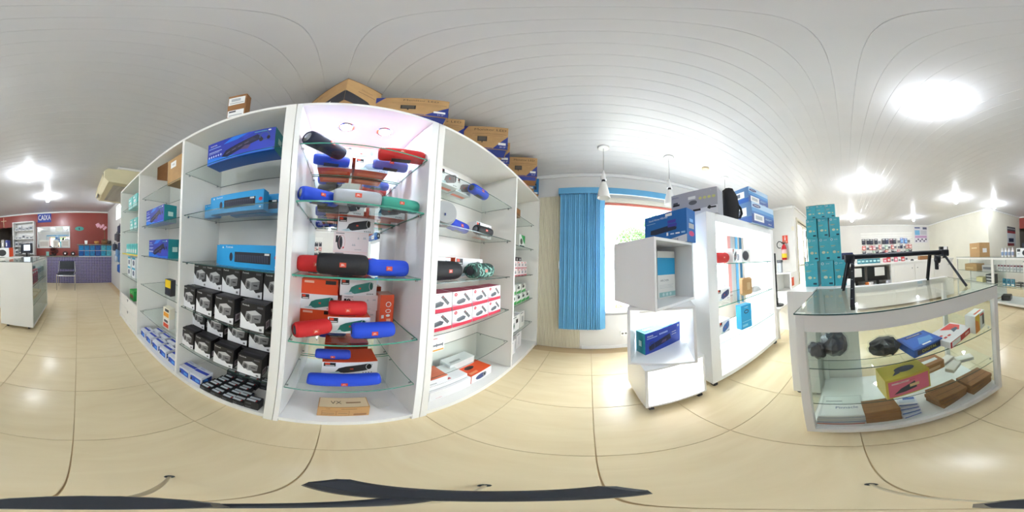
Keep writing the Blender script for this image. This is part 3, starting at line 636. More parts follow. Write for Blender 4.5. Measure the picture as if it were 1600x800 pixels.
# ---------------------------------------------------------------- right cabinet, first bay
kP=spbox(.17,.13,.12,(128,116,118),(232,230,228)); 
put(kP,.70,SR[0],'white speaker box nearest the lit showcase on the top shelf right of it',-.86,'speaker boxes in the right cabinet')
put(kP,.885,SR[0],'white speaker box second from the lit showcase on the top shelf right of it',-.90,'speaker boxes in the right cabinet')
sp(speaker(.2,.044,BLUEc),-.84,1.0,SR[0],'blue speaker on the top shelf right of the lit showcase',rad(6))
t=thing('round_speaker','round grey speaker standing on the second shelf right of the lit showcase','speaker',(-.80,.62,SR[1]),R90+rad(-20))
MB().ring([(.04,-.045),(.075,-.04),(.085,-.01),(.085,.01),(.07,.045)],28,mat('grey_speaker_cloth',(170,172,174),.7),TR(0,0,.086)@RX90).obj('cloth_body',t); B((-.03,-.03,0),(.03,.03,.012),DARK,c=.002).obj('foot',t)
B((-.008,-.05,.06),(.0,-.046,.075),C(40,60,120)).obj('emblem',t)
sp(speaker(.23,.042,(30,62,190)),-.86,.80,SR[1],'blue speaker leaning behind the round grey one',rad(14))
sp(speaker(.18,.038,BLKc,'silver'),-.80,1.03,SR[1],'black speaker in front of its box on the second shelf right of the lit showcase',rad(-4))
put(spbox(.22,.13,.1,(60,60,66),(236,232,230)),1.13,SR[1],'white speaker box on the second shelf right of the lit showcase',-.87,'speaker boxes in the right cabinet')
sp(speaker(.25,.062,BLKc),-.82,.66,SR[2],'thick black speaker on the third shelf right of the lit showcase',rad(6))
# camouflage speaker
cm=bpy.data.materials.new('camouflage_cloth'); cm.use_nodes=True; nt=cm.node_tree; b=nt.nodes['Principled BSDF']; b.inputs['Roughness'].default_value=.7
tc=nt.nodes.new('ShaderNodeTexCoord'); n_=nt.nodes.new('ShaderNodeTexNoise'); n_.inputs['Scale'].default_value=26; n_.inputs['Detail'].default_value=1.5; nt.links.new(tc.outputs['Object'],n_.inputs['Vector'])
cr=nt.nodes.new('ShaderNodeValToRGB'); cr.color_ramp.interpolation='CONSTANT'; e=cr.color_ramp.elements; e[0].color=rgb((28,50,48)); e[1].position=.47; e[1].color=rgb((60,110,100))
x=e.new(.55); x.color=rgb((150,200,186)); x=e.new(.63); x.color=rgb((34,60,56)); nt.links.new(n_.outputs[0],cr.inputs[0]); nt.links.new(cr.outputs[0],b.inputs['Base Color'])
_m['speaker_cloth_1_2_3']=cm
sp(speaker(.26,.06,(1,2,3)),-.815,1.03,SR[2],'camouflage patterned speaker on the third shelf right of the lit showcase',rad(2))
put(spbox(.34,.155,.12,(60,62,70)),1.02,SR[2],'white and orange speaker box behind the camouflage speaker',-.92,'speaker boxes in the right cabinet')
put(spbox(.24,.15,.1,(60,62,70),(150,150,190)),.70,SR[2],'white box behind the thick black speaker',-.94,'speaker boxes in the right cabinet')
def stb():
    w,d,h=.185,.13,.125; RDc=C(206,40,70)
    it=[('q','F',0,0,1,.2,RDc),('p','F',[(0,.2),(.4,.2),(0,.32)],C(236,150,170)),('e','F',.14,.84,.075,.1,C(196,50,70)),('t','F',.14,.84,.09,'4K',WH),
        ('p','F',[(.18,.36),(.22,.5),(.5,.6),(.66,.5),(.6,.34),(.3,.28)],C(84,88,96)),('p','F',[(.18,.36),(.22,.5),(.5,.6),(.5,.52)],C(110,114,122)),
        ('p','F',[(.52,.8),(.60,.9),(.9,.46),(.82,.34)],C(104,104,108)),('e','F',.62,.8,.02,.03,C(200,60,60)),('e','F',.72,.66,.03,.04,C(60,60,64)),('q','F',.35,.92,.9,.935,C(170,170,176)),('q','R',.1,.1,.9,.85,C(236,230,232)),('q','R',0,0,1,.2,RDc)]
    return carton('media_player_box',w,d,h,C(236,234,236),it,dict(T=C(176,60,90)))
ks=stb()
for r in range(2):
    for k in range(4): put(ks,.605+.193*k,SR[3]+.126*r,'white and red media player box, %s in the %s row'%(ORD[k],'upper' if r else 'lower'),-.765-.006*r,'white and red media player boxes')
B_=MB().box((-.055,-.001,0),(.055,.001,.125),WHITEP); printing(B_,.11,.002,.125,[('q','F',.05,.05,.95,.14,C(236,170,60)),('q','F',.1,.35,.9,.45,GR),('q','F',.1,.35,.16,.6,GR),('q','F',.45,.3,.51,.5,GR),('q','F',.84,.3,.9,.5,GR),('q','F',.1,.8,.5,.84,C(200,60,60))])
tag(B_.obj('product_card',None,(-.755,.585,.608),R90),'white card with an orange stripe hanging under the red media player boxes','card')
put(carton('modem_box',.35,.22,.11,C(232,230,230),[('q','T',.05,.1,.5,.14,GR),('q','T',.1,.3,.9,.32,LG),('t','F',.2,.2,.14,'modem',C(190,60,80)),('q','R',.2,.2,.8,.8,C(240,240,240))]),.75,.07,'large flat white box at the bottom of the right cabinet floor pile',-.77)
put(carton('modem_box',.33,.22,.045,C(236,236,238),[('q','F',.0,.0,1,.2,LG),('q','T',.08,.1,.6,.2,C(200,90,100))]),.74,.181,'thin white box lying on the large flat white box',-.79)
put(carton('modem_box',.22,.16,.07,C(234,234,238),[('q','F',.1,.2,.6,.4,LG),('p','T',[(0,.5),(1,.9),(1,1),(0,1)],C(230,110,70))],dict(T=C(230,120,90))),.62,.227,'small white box with an orange lid on top of the pile nearest the lit showcase',-.80)
put(carton('modem_box',.28,.12,.19,C(236,236,238),[('q','T',.1,.2,.5,.4,LG),('q','F',.1,.1,.6,.2,C(200,90,100))]),1.00,.07,'white box standing behind the orange lidded speaker box on the cabinet floor',-.93)
t=carton('speaker_box',.25,.18,.10,C(236,236,238),[('e','F',.45,.45,.26,.34,C(60,72,120)),('e','F',.62,.45,.1,.3,C(24,26,40)),('o','F',.62,.45,.08,.24,.02,LG),('e','T',.35,.6,.2,.14,C(60,36,30)),('q','T',.05,.1,.4,.25,C(244,150,110))],dict(T=ORANGE,L=ORANGE,R=C(236,236,238)))
put(t,1.07,.07,'white box with an orange lid and a speaker picture on the cabinet floor',-.78)
# ---------------------------------------------------------------- right cabinet, second bay
put(carton('cardboard_box',.15,.16,.10,KRAFTD,[('q','F',.1,.3,.9,.4,C(90,60,40)),('q','T',.4,.2,.7,.6,WH)]),1.63,SD[0],'brown cardboard box on the top shelf of the bay beside the window wall',-.79)
put(carton('cardboard_box',.10,.14,.12,C(196,170,130),[('q','F',.2,.3,.8,.6,C(160,130,90))]),1.57,SD[1],'tan box left of the green box on the second shelf beside the window wall',-.80)
put(carton('lamp_box',.17,.15,.15,C(228,232,226),[('p','F',[(.3,1),(1,1),(1,.3),(.7,.5)],C(40,160,80)),('e','F',.35,.45,.2,.25,C(60,70,60)),('q','F',.1,.05,.9,.15,C(40,50,44))],dict(T=C(50,170,90),R=C(46,164,84))),1.80,SD[1],'white and green box on the second shelf beside the window wall',-.80)
kr=small('cable_box',.085,.1,.085,C(236,226,226),[('q','F',.0,.0,1,.14,C(200,70,90)),('e','F',.5,.5,.2,.22,GR),('q','F',.1,.75,.5,.88,C(210,80,90))])
for r in range(2):
    for k in range(5): put(kr,1.54+.096*k,SD[2]+.086*r,'small white and red box, %s in the %s row beside the window wall'%(ORD[k],'upper' if r else 'lower'),-.80,'small white and red boxes')
kq=small('mouse_box',.06,.07,.045,C(60,50,56),[('q','F',.1,.2,.6,.7,C(180,180,180))])
for k in range(3): put(kq,1.62+.08*k,SD[2]+.172,'tiny dark box on top of the small white and red boxes, %s'%ORD[k],-.81,'tiny dark boxes')
kg=small('router_box',.12,.1,.11,C(234,238,234),[('p','F',[(0,0),(1,0),(1,.35),(0,.2)],C(60,170,80)),('q','F',.2,.5,.7,.8,C(60,66,70)),('q','F',.1,.85,.5,.95,GR)])
for k in range(4): put(kg,1.60+.13*k,SD[3],'white and green box on the fourth shelf beside the window wall, %s'%ORD[k],-.79,'white and green boxes beside the window wall')
for k in range(3): put(kg,1.62+.14*k,SD[3]+.111,'white and green box stacked on the others beside the window wall, %s'%ORD[k],-.81,'white and green boxes beside the window wall')
put(small('adapter_box',.06,.09,.16,C(60,150,210),[('q','F',.1,.2,.9,.4,WH)]),1.49,SD[3],'narrow blue box left of the white and green boxes beside the window wall',-.79)
put(carton('charger_box',.20,.1,.20,C(240,240,240),[('q','F',.55,.5,.8,.75,BK),('q','F',.2,.2,.4,.6,LG),('q','F',.1,.88,.6,.93,GR),('e','F',.3,.4,.06,.1,C(60,120,60))]),1.68,SD[4],'white box with black dots, left one on the lowest shelf beside the window wall',-.80)
put(carton('charger_box',.13,.1,.21,C(236,238,236),[('q','F',.3,.3,.7,.7,LG),('q','F',.1,.88,.6,.93,GR)]),1.87,SD[4],'white box, right one on the lowest shelf beside the window wall',-.80)
put(small('battery_box',.10,.09,.07,C(226,110,60),[('q','F',.1,.2,.7,.6,C(120,60,40))]),1.51,SD[4],'small orange box on the lowest shelf beside the window wall',-.78)
put(carton('charger_box',.15,.12,.20,C(232,230,232),[('q','F',.8,.1,.95,.9,C(200,200,206)),('q','F',.1,.8,.6,.9,LG)]),1.62,.07,'white box on the cabinet floor beside the window wall, left one',-.80)
put(carton('charger_box',.14,.12,.24,C(238,236,238),[('q','F',.1,.8,.6,.9,LG),('q','F',.4,.2,.6,.7,C(210,210,216))]),1.85,.07,'white box on the cabinet floor beside the window wall, right one',-.83)
# ---------------------------------------------------------------- on top of the cabinets
def monitor(w,h,d,flip=False,txt=True):
    NV=C(36,56,140); it=[('t','F',.62,.84,.15,'Monitor LED',C(60,40,28)),('q','F',.25,.64,.97,.655,C(120,90,60)),('q','F',.3,.56,.9,.57,C(120,90,60)),
        ('q','F',.36,.3,.56,.52,C(40,36,34)),('q','F',.45,.24,.47,.3,C(40,36,34)),('q','F',.38,.33,.54,.5,C(80,76,70)),
        ('p','F',[(.68,.0),(1,.0),(1,.56)],NV),('p','F',[(0,.55),(0,1),(.16,1)],NV),('q','F',.8,.17,.96,.27,WH),('t','F',.9,.09,.08,'21.5"',WH),('q','F',0,.0,.68,.03,NV),
        ('q','R',.0,.0,1,.3,NV),('q','R',.2,.5,.8,.8,C(150,110,70)),('q','B',.02,.05,.98,.95,NV)]
    return carton('monitor_box',w,d,h,KRAFT,it,dict(T=KRAFT))
km=monitor(.37,.22,.12); km2=monitor(.34,.29,.12)
def facing(kind,fx,fy,z,ang,label,group=None):
    """front face centred at fx,fy and turned by ang degrees from +x"""
    d=.06; a=rad(ang); return spawn(kind,(fx-d*cos(a),fy-d*sin(a),z+.0005),R90+a,label,None,group)
facing(km,-.70,.30,CH,-24,'tan monitor box above the lit showcase, biggest of the row','tan monitor boxes on the cabinets')
facing(monitor(.34,.27,.12),-.84,.56,CH,-36,'tan monitor box behind the biggest one, above the seam of two cabinets','tan monitor boxes on the cabinets')
facing(km2,-.70,.86,CH,-50,'tan monitor box above the right cabinet, third of the row','tan monitor boxes on the cabinets')
facing(km2,-.80,1.07,CH,-54,'tan monitor box close behind the third of the row','tan monitor boxes on the cabinets')
facing(carton('monitor_base_box',.36,.12,.06,KRAFTD,[('q','F',.02,.1,.98,.9,C(36,56,140))]),-.72,1.50,CH,-62,'flat blue and brown box lying under the fourth tan monitor box')
facing(monitor(.37,.28,.12),-.72,1.50,CH+.061,-62,'tan monitor box above the divider of the right cabinet, fourth of the row','tan monitor boxes on the cabinets')
kz=carton('monitor_box',.15,.10,.27,C(22,110,168),[('q','F',.2,.3,.8,.68,C(24,34,48)),('q','F',.26,.5,.74,.56,C(90,130,150)),('q','F',.3,.06,.9,.16,WH),('q','F',0,0,1,.04,KRAFTD)],dict(B=KRAFT))
facing(kz,-.74,1.80,CH+.03,-62,'left of two dark blue boxes on top of the cabinets near the window','dark blue boxes on the cabinets')
facing(kz,-.74,1.98,CH+.03,-62,'right of two dark blue boxes on top of the cabinets near the window','dark blue boxes on the cabinets')
put(carton('cardboard_box',.38,.14,.029,KRAFT,[]),1.87,CH,'flat brown carton under the two dark blue boxes',-.70)
# big brown box with a dark corner
t=thing('cardboard_box','large brown monitor carton standing cornerwise on the cabinets above the lit showcase','box',(-.865,-.02,CH+.001),rad(35))
MB().box((-.17,-.11,0),(.17,.11,.32),KRAFT,c=.002).obj('carton',t)
m=MB(); printing(m,.34,.22,.32,[('p','F',[(.0,0),(1,0),(1,.42),(.55,.42)],C(44,44,52)),('p','F',[(.5,.1),(.62,.3),(.70,.3),(.6,.1)],WH),('t','F',.3,.8,.1,'LED 24"',C(100,70,44)),('p','R',[(0,0),(1,0),(.6,.3),(0,.42)],C(44,44,52)),('t','R',.55,.7,.07,'Monitor',C(110,76,46)),('q','R',.3,.55,.8,.57,C(110,76,46))]); m.obj('printed_design',t)
m=MB(); m.box((-.172,-.112,.318),(.172,.112,.3215),mat('brown_tape',(120,84,50),.3)); m.obj('tape_strip',t)
t=thing('parcel','narrow brown parcel with white labels standing on the left cabinet','box',(-.755,-.56,CH+.001),R90+rad(8))
MB().box((-.055,-.03,0),(.055,.03,.34),KRAFTD,c=.002).obj('carton',t)
m=MB(); printing(m,.11,.06,.34,[('q','F',.05,.12,.93,.36,WH),('q','F',.05,.58,.93,.9,WH),('q','F',.12,.28,.5,.33,BK),('q','F',.12,.16,.85,.18,GR),('q','F',.12,.64,.88,.66,GR),('q','F',.2,.72,.7,.84,LG)]); m.obj('address_label',t)
# ================================================================== CUBE TOWER by the window
def caster(parent,x,y,z=.0):
    c=MB().cyl((x-.012,y,z+.03),(x+.012,y,z+.03),.03,DARK,seg=16).cyl((x-.014,y,z+.03),(x+.014,y,z+.03),.012,CHROME,seg=10).obj('caster_wheel',parent)
    MB().box((x-.018,y-.022,z+.045),(x+.018,y+.022,z+.068),STEEL,c=.003).obj('caster_fork',c)
    return c
def cube(label,loc,rz,h=.425,back=False,panel=False,name='display_cube',s=.42,dark=False):
    t=thing(name,label,'display cube',loc,rz,'stacked white display cubes'); q=s/2; th=.018
    m=LAM2
    MB().box((-q,-q,0),(-q+th,q,h),m,c=.0012).obj('side_panel',t); MB().box((q-th,-q,0),(q,q,h),m,c=.0012).obj('side_panel',t)
    MB().box((-q+th,-q,0),(q-th,q,th),m,c=.001).obj('bottom_panel',t); MB().box((-q+th,-q,h-th),(q-th,q,h),m,c=.001).obj('top_panel',t)
    if back: MB().box((-q+th,q-.012,th),(q-th,q,h-th),m).obj('back_panel',t)
    if panel: MB().box((-q+th,-q+.006,th),(q-th,-q+.012,h-th),PANEL).obj('emissive_panel',t)  # white sheet with added glow just inside the cube front
    return t
# axis aligned base, two cubes twisted above it
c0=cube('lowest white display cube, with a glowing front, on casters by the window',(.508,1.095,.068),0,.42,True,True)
for x,y in ((-.17,-.17),(.17,-.17),(-.17,.17),(.17,.17)):
    caster(c0,x,y,-.068)
a=rad(-25); cx,cy=.23+.21*cos(a)-.21*sin(a)*-1*-1,0
def corner_place(px,py,ang,s=.42):   # centre of a square from its front left corner
    return (px+s/2*cos(ang)-s/2*sin(ang), py+s/2*sin(ang)+s/2*cos(ang))
x,y=corner_place(.228,.995,rad(-25)); cube('middle white open display cube holding a blue keyboard kit box',(x,y,.489),rad(-25),.44)
x,y=corner_place(.346,.828,rad(23)); cube('top white display cube, twisted, holding a white and blue box',(x,y,.930),rad(23),.428,True)
CS=carton('keyboard_kit_box',.375,.10,.185,C(36,66,170),[('p','F',[(.0,.5),(.5,.75),(1,.6),(1,1),(0,1)],C(30,60,170)),('p','F',[(.08,.12),(.14,.42),(.66,.62),(.70,.34)],C(24,26,60)),('o','F',.16,.32,.08,.24,.014,C(60,64,110)),('e','F',.12,.28,.03,.1,BK),('p','F',[(.4,.3),(.44,.42),(.56,.44),(.54,.3)],C(90,70,110)),
    ('t','F',.12,.84,.14,'inova',WH),('q','F',.04,.72,.3,.745,C(190,210,240)),('q','F',.72,.62,.86,.64,WH),('q','F',.72,.5,.86,.52,WH),('e','F',.93,.85,.03,.06,LG)]+[('q','F',.36+.04*k,.74,.385+.04*k,.82,C(190,210,250)) for k in range(6)]+[('q','L',.35,.35,.65,.62,C(200,235,230)),('q','T',.08,.4,.26,.7,WH),('q','T',.5,.1,.8,.35,C(150,230,245))],dict(L=C(20,140,150),R=C(20,150,160),T=C(30,176,216)))
spawn(CS,(.520,1.171,.5075),rad(21),'blue and teal keyboard kit box lying inside the middle display cube','box')
t=carton('router_box',.17,.08,.35,C(226,226,222),[('q','F',0,.50,1,.86,C(40,156,206)),('t','F',.38,.38,.06,'ARCHER',C(110,114,120)),('q','F',.08,.28,.9,.285,LG),('q','F',.08,.25,.8,.255,LG),('q','F',.08,.22,.86,.225,LG),('q','F',.08,.03,1,.13,C(150,196,196)),('e','F',.3,.08,.06,.035,C(200,224,224)),('e','F',.5,.08,.06,.035,C(200,224,224)),('e','F',.7,.08,.06,.035,C(200,224,224))])
spawn(t,(.54,1.125,.9485),rad(14),'tall white and blue router box standing inside the top display cube','box')
t=carton('recorder_box',.43,.12,.25,C(28,104,176),[('p','F',[(.0,0),(1,0),(1,.22),(.4,.06)],C(222,222,226)),('t','F',.36,.84,.10,'Stand Alone Híbrido',WH),('q','F',.06,.72,.3,.735,C(160,190,220)),('p','F',[(.16,.36),(.17,.5),(.68,.56),(.80,.47),(.78,.40),(.3,.33)],C(24,34,60)),('q','F',.60,.62,.78,.72,C(70,60,160)),('q','F',.60,.50,.80,.60,C(60,66,160)),
    ('q','F',.55,.86,.7,.95,WH),('e','F',.12,.1,.09,.1,C(200,60,110)),('t','F',.75,.09,.10,'DRIVE',C(60,60,70)),('q','F',.57,.24,.61,.34,WH),('q','F',.66,.26,.74,.30,C(200,220,240)),('q','F',.77,.26,.86,.30,WH),('q','F',.89,.26,.97,.31,C(160,200,230)),('q','R',.2,.4,.8,.55,LG),('e','R',.5,.25,.3,.08,C(200,60,110)),('q','R',.3,.6,.7,.7,C(120,180,230))])
dv=Vector((.19,-.455)).normalized(); nx=Vector((-dv.y,dv.x))*1
cc=Vector((.608,.913))-dv*.215+Vector((-dv.y,dv.x))*.06
spawn(t,(cc.x+.03,cc.y+.02,1.3585),rad(-67),'dark blue video recorder box on top of the display cubes','box')
# ================================================================== LIT DISPLAY STAND
t=thing('display_stand','tall white open display stand on casters with glass shelves, right of the cubes','display stand',(0,0,0)); st=t
SX0,SX1,SY0,SY1,SZ0,SZ1=.815,1.965,.925,1.36,.068,1.61
MB().box((SX0,SY0,SZ0),(SX0+.10,SY1,SZ1),LAM2,c=.0015).obj('side_panel',st); MB().box((SX1-.075,SY0,SZ0),(SX1,SY1,SZ1),LAM2,c=.0015).obj('side_panel',st)
MB().box((SX0+.10,SY0,SZ1-.07),(SX1-.075,SY1,SZ1),LAM2,c=.0015).obj('top_panel',st)
MB().box((SX0+.10,SY0,SZ0),(SX1-.075,SY1,SZ0+.05),LAM2,c=.0015).obj('bottom_panel',st)
MB().box((SX0+.10,SY1-.03,SZ0+.05),(SX1-.075,SY1-.02,.47),PANEL).obj('emissive_panel',st)  # white sheet with added glow behind the lowest compartment
for z in (1.195,.835,.49):
    s=MB().box((SX0+.10,SY0+.012,z-.008),(SX1-.075,SY1-.035,z),GLASS,sides=dict(F=LEDGE,K=LEDGE)).obj('glass_shelf',st)
    for x,g in ((SX0+.10,1),(SX1-.075,-1)):
        for y in (SY0+.06,SY1-.08): MB().cyl((x-.003*g,y,z-.015),(x+.013*g,y,z-.015),.006,CHROME,seg=8).obj('shelf_bracket',s)
for x,y in ((SX0+.045,SY0+.04),(SX1-.045,SY0+.04),(SX0+.045,SY1-.05),(SX1-.045,SY1-.05)): caster(st,x,y)
def spw(L,r,c,loc,rz,label,ends='dark'): return spawn(speaker(L,r,c,ends),loc,rz,label,'speaker','bluetooth speakers')
spw(.20,.055,REDc,(1.17,1.14,1.196),rad(8),'red speaker at the left of the upper shelf in the lit display stand')
t=carton('speaker_box',.15,.12,.15,C(236,236,236),[('e','F',.45,.5,.34,.36,C(60,64,74)),('o','F',.45,.5,.38,.4,.04,LG),('q','L',.1,.7,.5,.9,C(230,70,50)),('e','L',.5,.4,.24,.3,C(40,44,60))])
spawn(t,(1.58,1.16,1.196),rad(-10),'white box with round speaker pictures on the upper shelf of the lit stand','box')
spawn(spbox(.14,.15,.1,(40,44,56),(236,236,236)),(1.36,1.16,1.196),rad(20),'white speaker box with a dark picture, left of the round pictured one','box')
t=carton('small_box',.13,.1,.11,C(70,80,130),[('e','F',.4,.4,.2,.2,C(180,120,110)),('q','F',.1,.7,.9,.9,C(60,120,190))]); spawn(t,(1.26,1.27,.836),rad(5),'small violet box with a picture on the middle shelf of the lit stand','box')
spawn(spbox(.2,.115,.12,(50,64,120),(236,236,240)),(1.13,1.13,.836),rad(6),'white speaker box with a dark blue picture, left end of the middle shelf','box')
t=thing('wrapped_parcel','rounded brown paper parcel on the middle shelf of the lit stand','parcel',(1.45,1.04,.836),rad(-8))
MB().cbox((-.075,-.04,0),(.075,.04,.19),KRAFT,.022).obj('parcel_body',t); MB().box((-.02,-.042,.06),(.03,-.0405,.14),C(206,176,130)).obj('label_sticker',t)
t=thing('wall_clock','small red round clock behind the brown parcel on the middle shelf','clock',(1.585,1.1,.891),0)
MB().ring([(.052,-.015),(.055,0),(.05,.012)],24,C(206,40,50),RX90).obj('case',t); MB().ring([(.04,.0),(.0401,.014)],20,C(120,60,60),RX90).obj('dial',t)
t=thing('plastic_bag','crumpled clear plastic bag with a grey cable on the middle shelf beside the red clock','bag',(1.68,1.08,.836))
MB().add([(-.09,-.05,0),(.09,-.05,0),(.1,.05,0),(-.08,.05,0),(-.05,-.02,.06),(.06,-.03,.05),(.04,.03,.075),(-.03,.02,.05)],[(0,1,5,4),(1,2,6,5),(2,3,7,6),(3,0,4,7),(4,5,6,7)],C(200,202,204)).obj('wrapping',t)
t=carton('mobile_chip_box',.155,.07,.265,C(30,160,214),[('o','F',.5,.72,.22,.08,.06,C(20,24,50)),('t','F',.5,.9,.05,'multilaser',WH),('q','F',.1,.3,.9,.32,C(140,210,236)),('q','F',.1,.1,.6,.2,C(120,200,230))]); spawn(t,(1.34,1.00,.491),rad(-6),'bright cyan box with a black ring on the lower shelf of the lit stand','box')
t=carton('small_box',.1,.08,.16,C(80,90,110),[('q','F',.1,.1,.9,.5,C(180,70,70))]); spawn(t,(1.52,1.14,.491),0,'grey and red box behind the cyan box on the lower shelf','box')
spawn(spbox(.17,.14,.12,(50,100,170),(236,236,240)),(1.11,1.12,.491),rad(8),'white box with a round blue picture, left end of the lower shelf','box')
# on top of the stand
t=carton('printer_box',.44,.15,.24,C(176,176,184),[('p','F',[(.0,.0),(1,0),(1,.3),(0,.12)],C(226,226,230)),('e','F',.5,.52,.09,.09,C(96,98,104)),('q','F',.40,.66,.56,.78,WH),('q','F',.04,.5,.2,.58,BK),('q','F',.05,.58,.16,.66,C(70,74,84)),
    ('t','F',.1,.86,.09,'EPSON',C(70,74,130)),('t','F',.88,.9,.07,'L',WH),('q','F',.5,.16,.66,.24,BK),('q','F',.8,.2,.97,.26,BK),('e','F',.84,.24,.03,.07,BK)]+[('e','F',.66+.09*k,.64,.035,.055,C(206,206,130)) for k in range(4)])
d2=Vector((.19,-.38)).normalized(); c2=Vector((.905,.893))-d2*.22+Vector((-d2.y,d2.x))*.075
spawn(t,(c2.x+.01,c2.y,SZ1+.0005),rad(-63.4),'large grey printer box on the left end of the lit display stand','box')
t=thing('black_bag','limp black fabric bag standing on the lit display stand between the printer boxes','bag',(1.175,.985,SZ1+.001),rad(-10))
mb=MB(); vs=[];fs=[];N=18;prf=[(.10,0),(.105,.06),(.095,.15),(.085,.24),(.07,.295),(.04,.325),(.004,.335)]
for i,(r,z) in enumerate(prf):
    for k in range(N):
        q=2*pi*k/N; rr=r*(1+.10*sin(3*q+i)+.05*sin(7*q+2*i)); vs.append((rr*cos(q),rr*.55*sin(q)+.01*sin(i*2),z+.006*sin(5*q)))
for i in range(len(prf)-1):
    for k in range(N): a=i*N+k;b=i*N+(k+1)%N; fs.append((a,b,b+N,a+N))
mb.add(vs,fs,mat('black_fabric',(24,24,27),.85,bump=.6,bscale=80),None,True).obj('bag_body',t)
MB().tube([(.09,-.03,.02),(.115,-.04,.07),(.11,-.03,.13),(.085,-.02,.16)],.012,mat('black_fabric',(24,24,27),.85)).obj('strap',t)
def samsung(w,d,h):
    it=[('q','F',0,.55,1,.72,C(80,150,206)),('q','F',0,.42,1,.55,C(40,110,184)),('q','F',0,.0,1,.42,C(16,70,146)),('e','F',.2,.84,.17,.085,C(10,30,110),.06),('t','F',.2,.84,.085,'SAMSUNG',WH),
        ('q','F',.08,.12,.5,.46,WH),('q','F',.14,.2,.42,.38,LG),('t','F',.78,.12,.09,'CLP-315',WH),('q','F',.56,.35,.9,.37,C(160,200,230)),('q','F',.56,.3,.8,.32,C(160,200,230)),('q','L',.05,.35,.8,.75,WH),('q','L',.15,.42,.6,.66,C(90,96,110)),('q','L',0,.0,1,.3,C(30,90,170))]
    return carton('printer_box',w,d,h,C(176,204,228),it,dict(L=C(86,124,168)))
spawn(samsung(.46,.34,.245),(1.66,1.05,SZ1+.0005),rad(-4),'larger blue and white printer box on the lit stand, lower of two','box')
spawn(samsung(.38,.30,.20),(1.64,1.07,SZ1+.2465),rad(-5),'smaller blue and white printer box, upper of two on the lit stand','box')
# low white units behind the stand, with a monitor back and a small white shelf
t=thing('side_shelf','small white open shelf with an orange sticker behind the lit display stand','shelf',(0,0,0))
MB().box((2.60,1.22,.02),(3.0,1.24,.975),LAM,c=.002).obj('end_panel',t)
MB().box((2.60,.93,.02),(3.0,.95,.975),LAM,c=.002).obj('end_panel',t)
MB().box((2.60,.95,.955),(3.0,1.22,.975),LAM,c=.002).obj('shelf_board',t); MB().box((2.60,.95,.62),(3.0,1.22,.64),LAM,c=.002).obj('shelf_board',t)
MB().box((2.985,.95,.64),(3.0,1.22,.955),LAM).obj('back_panel',t)
MB().box((2.62,.95,.02),(2.64,1.22,.62),LAM,c=.001).obj('front_panel',t)
MB().box((2.63,.9285,.74),(2.75,.93,.89),ORANGE).obj('orange_sticker',t)
t=thing('computer_monitor','thin black monitor seen edge on beside the lit display stand','monitor',(2.24,1.045,.5005),rad(26))
# its table
MB().box((-.14,-.012,.12),(.14,.012,.80),BLACK,c=.004).obj('screen_housing',t); MB().box((-.03,-.02,.0),(.03,.02,.12),BLACK,c=.004).obj('stand',t); MB().cyl((0,0,0),(0,0,.012),.10,BLACK,seg=24).obj('base',t)
t=thing('side_table','low white table behind the right end of the lit display stand','table',(2.26,1.13,0))
MB().box((-.20,-.2,.47),(.20,.2,.5),LAM,c=.003).obj('tabletop',t)
for sx in (-.19,.17):
    MB().box((sx,-.18,0),(sx+.02,.18,.47),LAM,c=.002).obj('leg_panel',t)
t=thing('paper_shredder','grey upright box with a dark lid on the white shelf below the fire extinguisher','box',(2.68,1.155,.976))
MB().cbox((-.035,-.04,0),(.035,.04,.18),C(150,154,158),.006).obj('body',t); MB().cbox((-.04,-.045,.18),(.04,.045,.225),DARK,.006).obj('lid',t)
# fire extinguisher on the corner wall
t=thing('fire_extinguisher','red fire extinguisher with a yellow label hanging on the white corner wall','fire extinguisher',(3.64,1.44,1.20))
RP=mat('red_enamel',(200,24,36),.3)
MB().ring([(.05,0),(.062,.01),(.064,.28),(.05,.33),(.025,.36),(.022,.375)],24,RP).obj('tank',t)
MB().ring([(.0648,.05),(.0648,.15)],24,C(236,206,40),None,(False,False)).ring([(.0649,.15),(.0649,.25)],24,C(228,190,190),None,(False,False)).obj('tank_label',t)
MB().ring([(.02,.375),(.022,.40)],12,BLACK).box((-.012,-.05,.40),(.012,.06,.412),BLACK,c=.003).box((-.012,-.05,.425),(.012,.05,.435),BLACK,c=.003).obj('valve_handle',t)
MB().tube([(0,.02,.39),(-.02,.07,.44),(-.03,.12,.45),(-.03,.165,.40),(-.03,.165,.34),(-.03,.13,.29),(-.02,.075,.29)],.010,BLACK).obj('hose',t)
MB().box((.055,-.02,.30),(.08,.02,.36),STEEL).obj('wall_bracket',t)
t=tag(MB().box((3.714,1.36,1.60),(3.719,1.50,1.80),C(226,74,40)).obj('fire_sign'),'small red and white extinguisher sign above the fire extinguisher','sign')
m=MB(); MM=Matrix(((0,0,-1,3.7135),(-1,0,0,1.43),(0,1,0,1.70),(0,0,0,1)))
m.poly([(-.012,-.02,0),(.012,-.02,0),(.012,.045,0),(-.012,.045,0)],WH,MM).poly([(-.02,.06,0),(.02,.06,0),(0,.085,0)],WH,MM).poly([(-.05,-.085,0),(.05,-.085,0),(.05,-.04,0),(-.05,-.04,0)],C(240,150,120),MM); o=m.obj('printed_design',t)
tag(MB().box((3.71,1.19,1.9),(3.718,1.25,2.0),DF,c=.002).obj('switch_plate'),'small switch plate high on the corner wall by the door','switch')
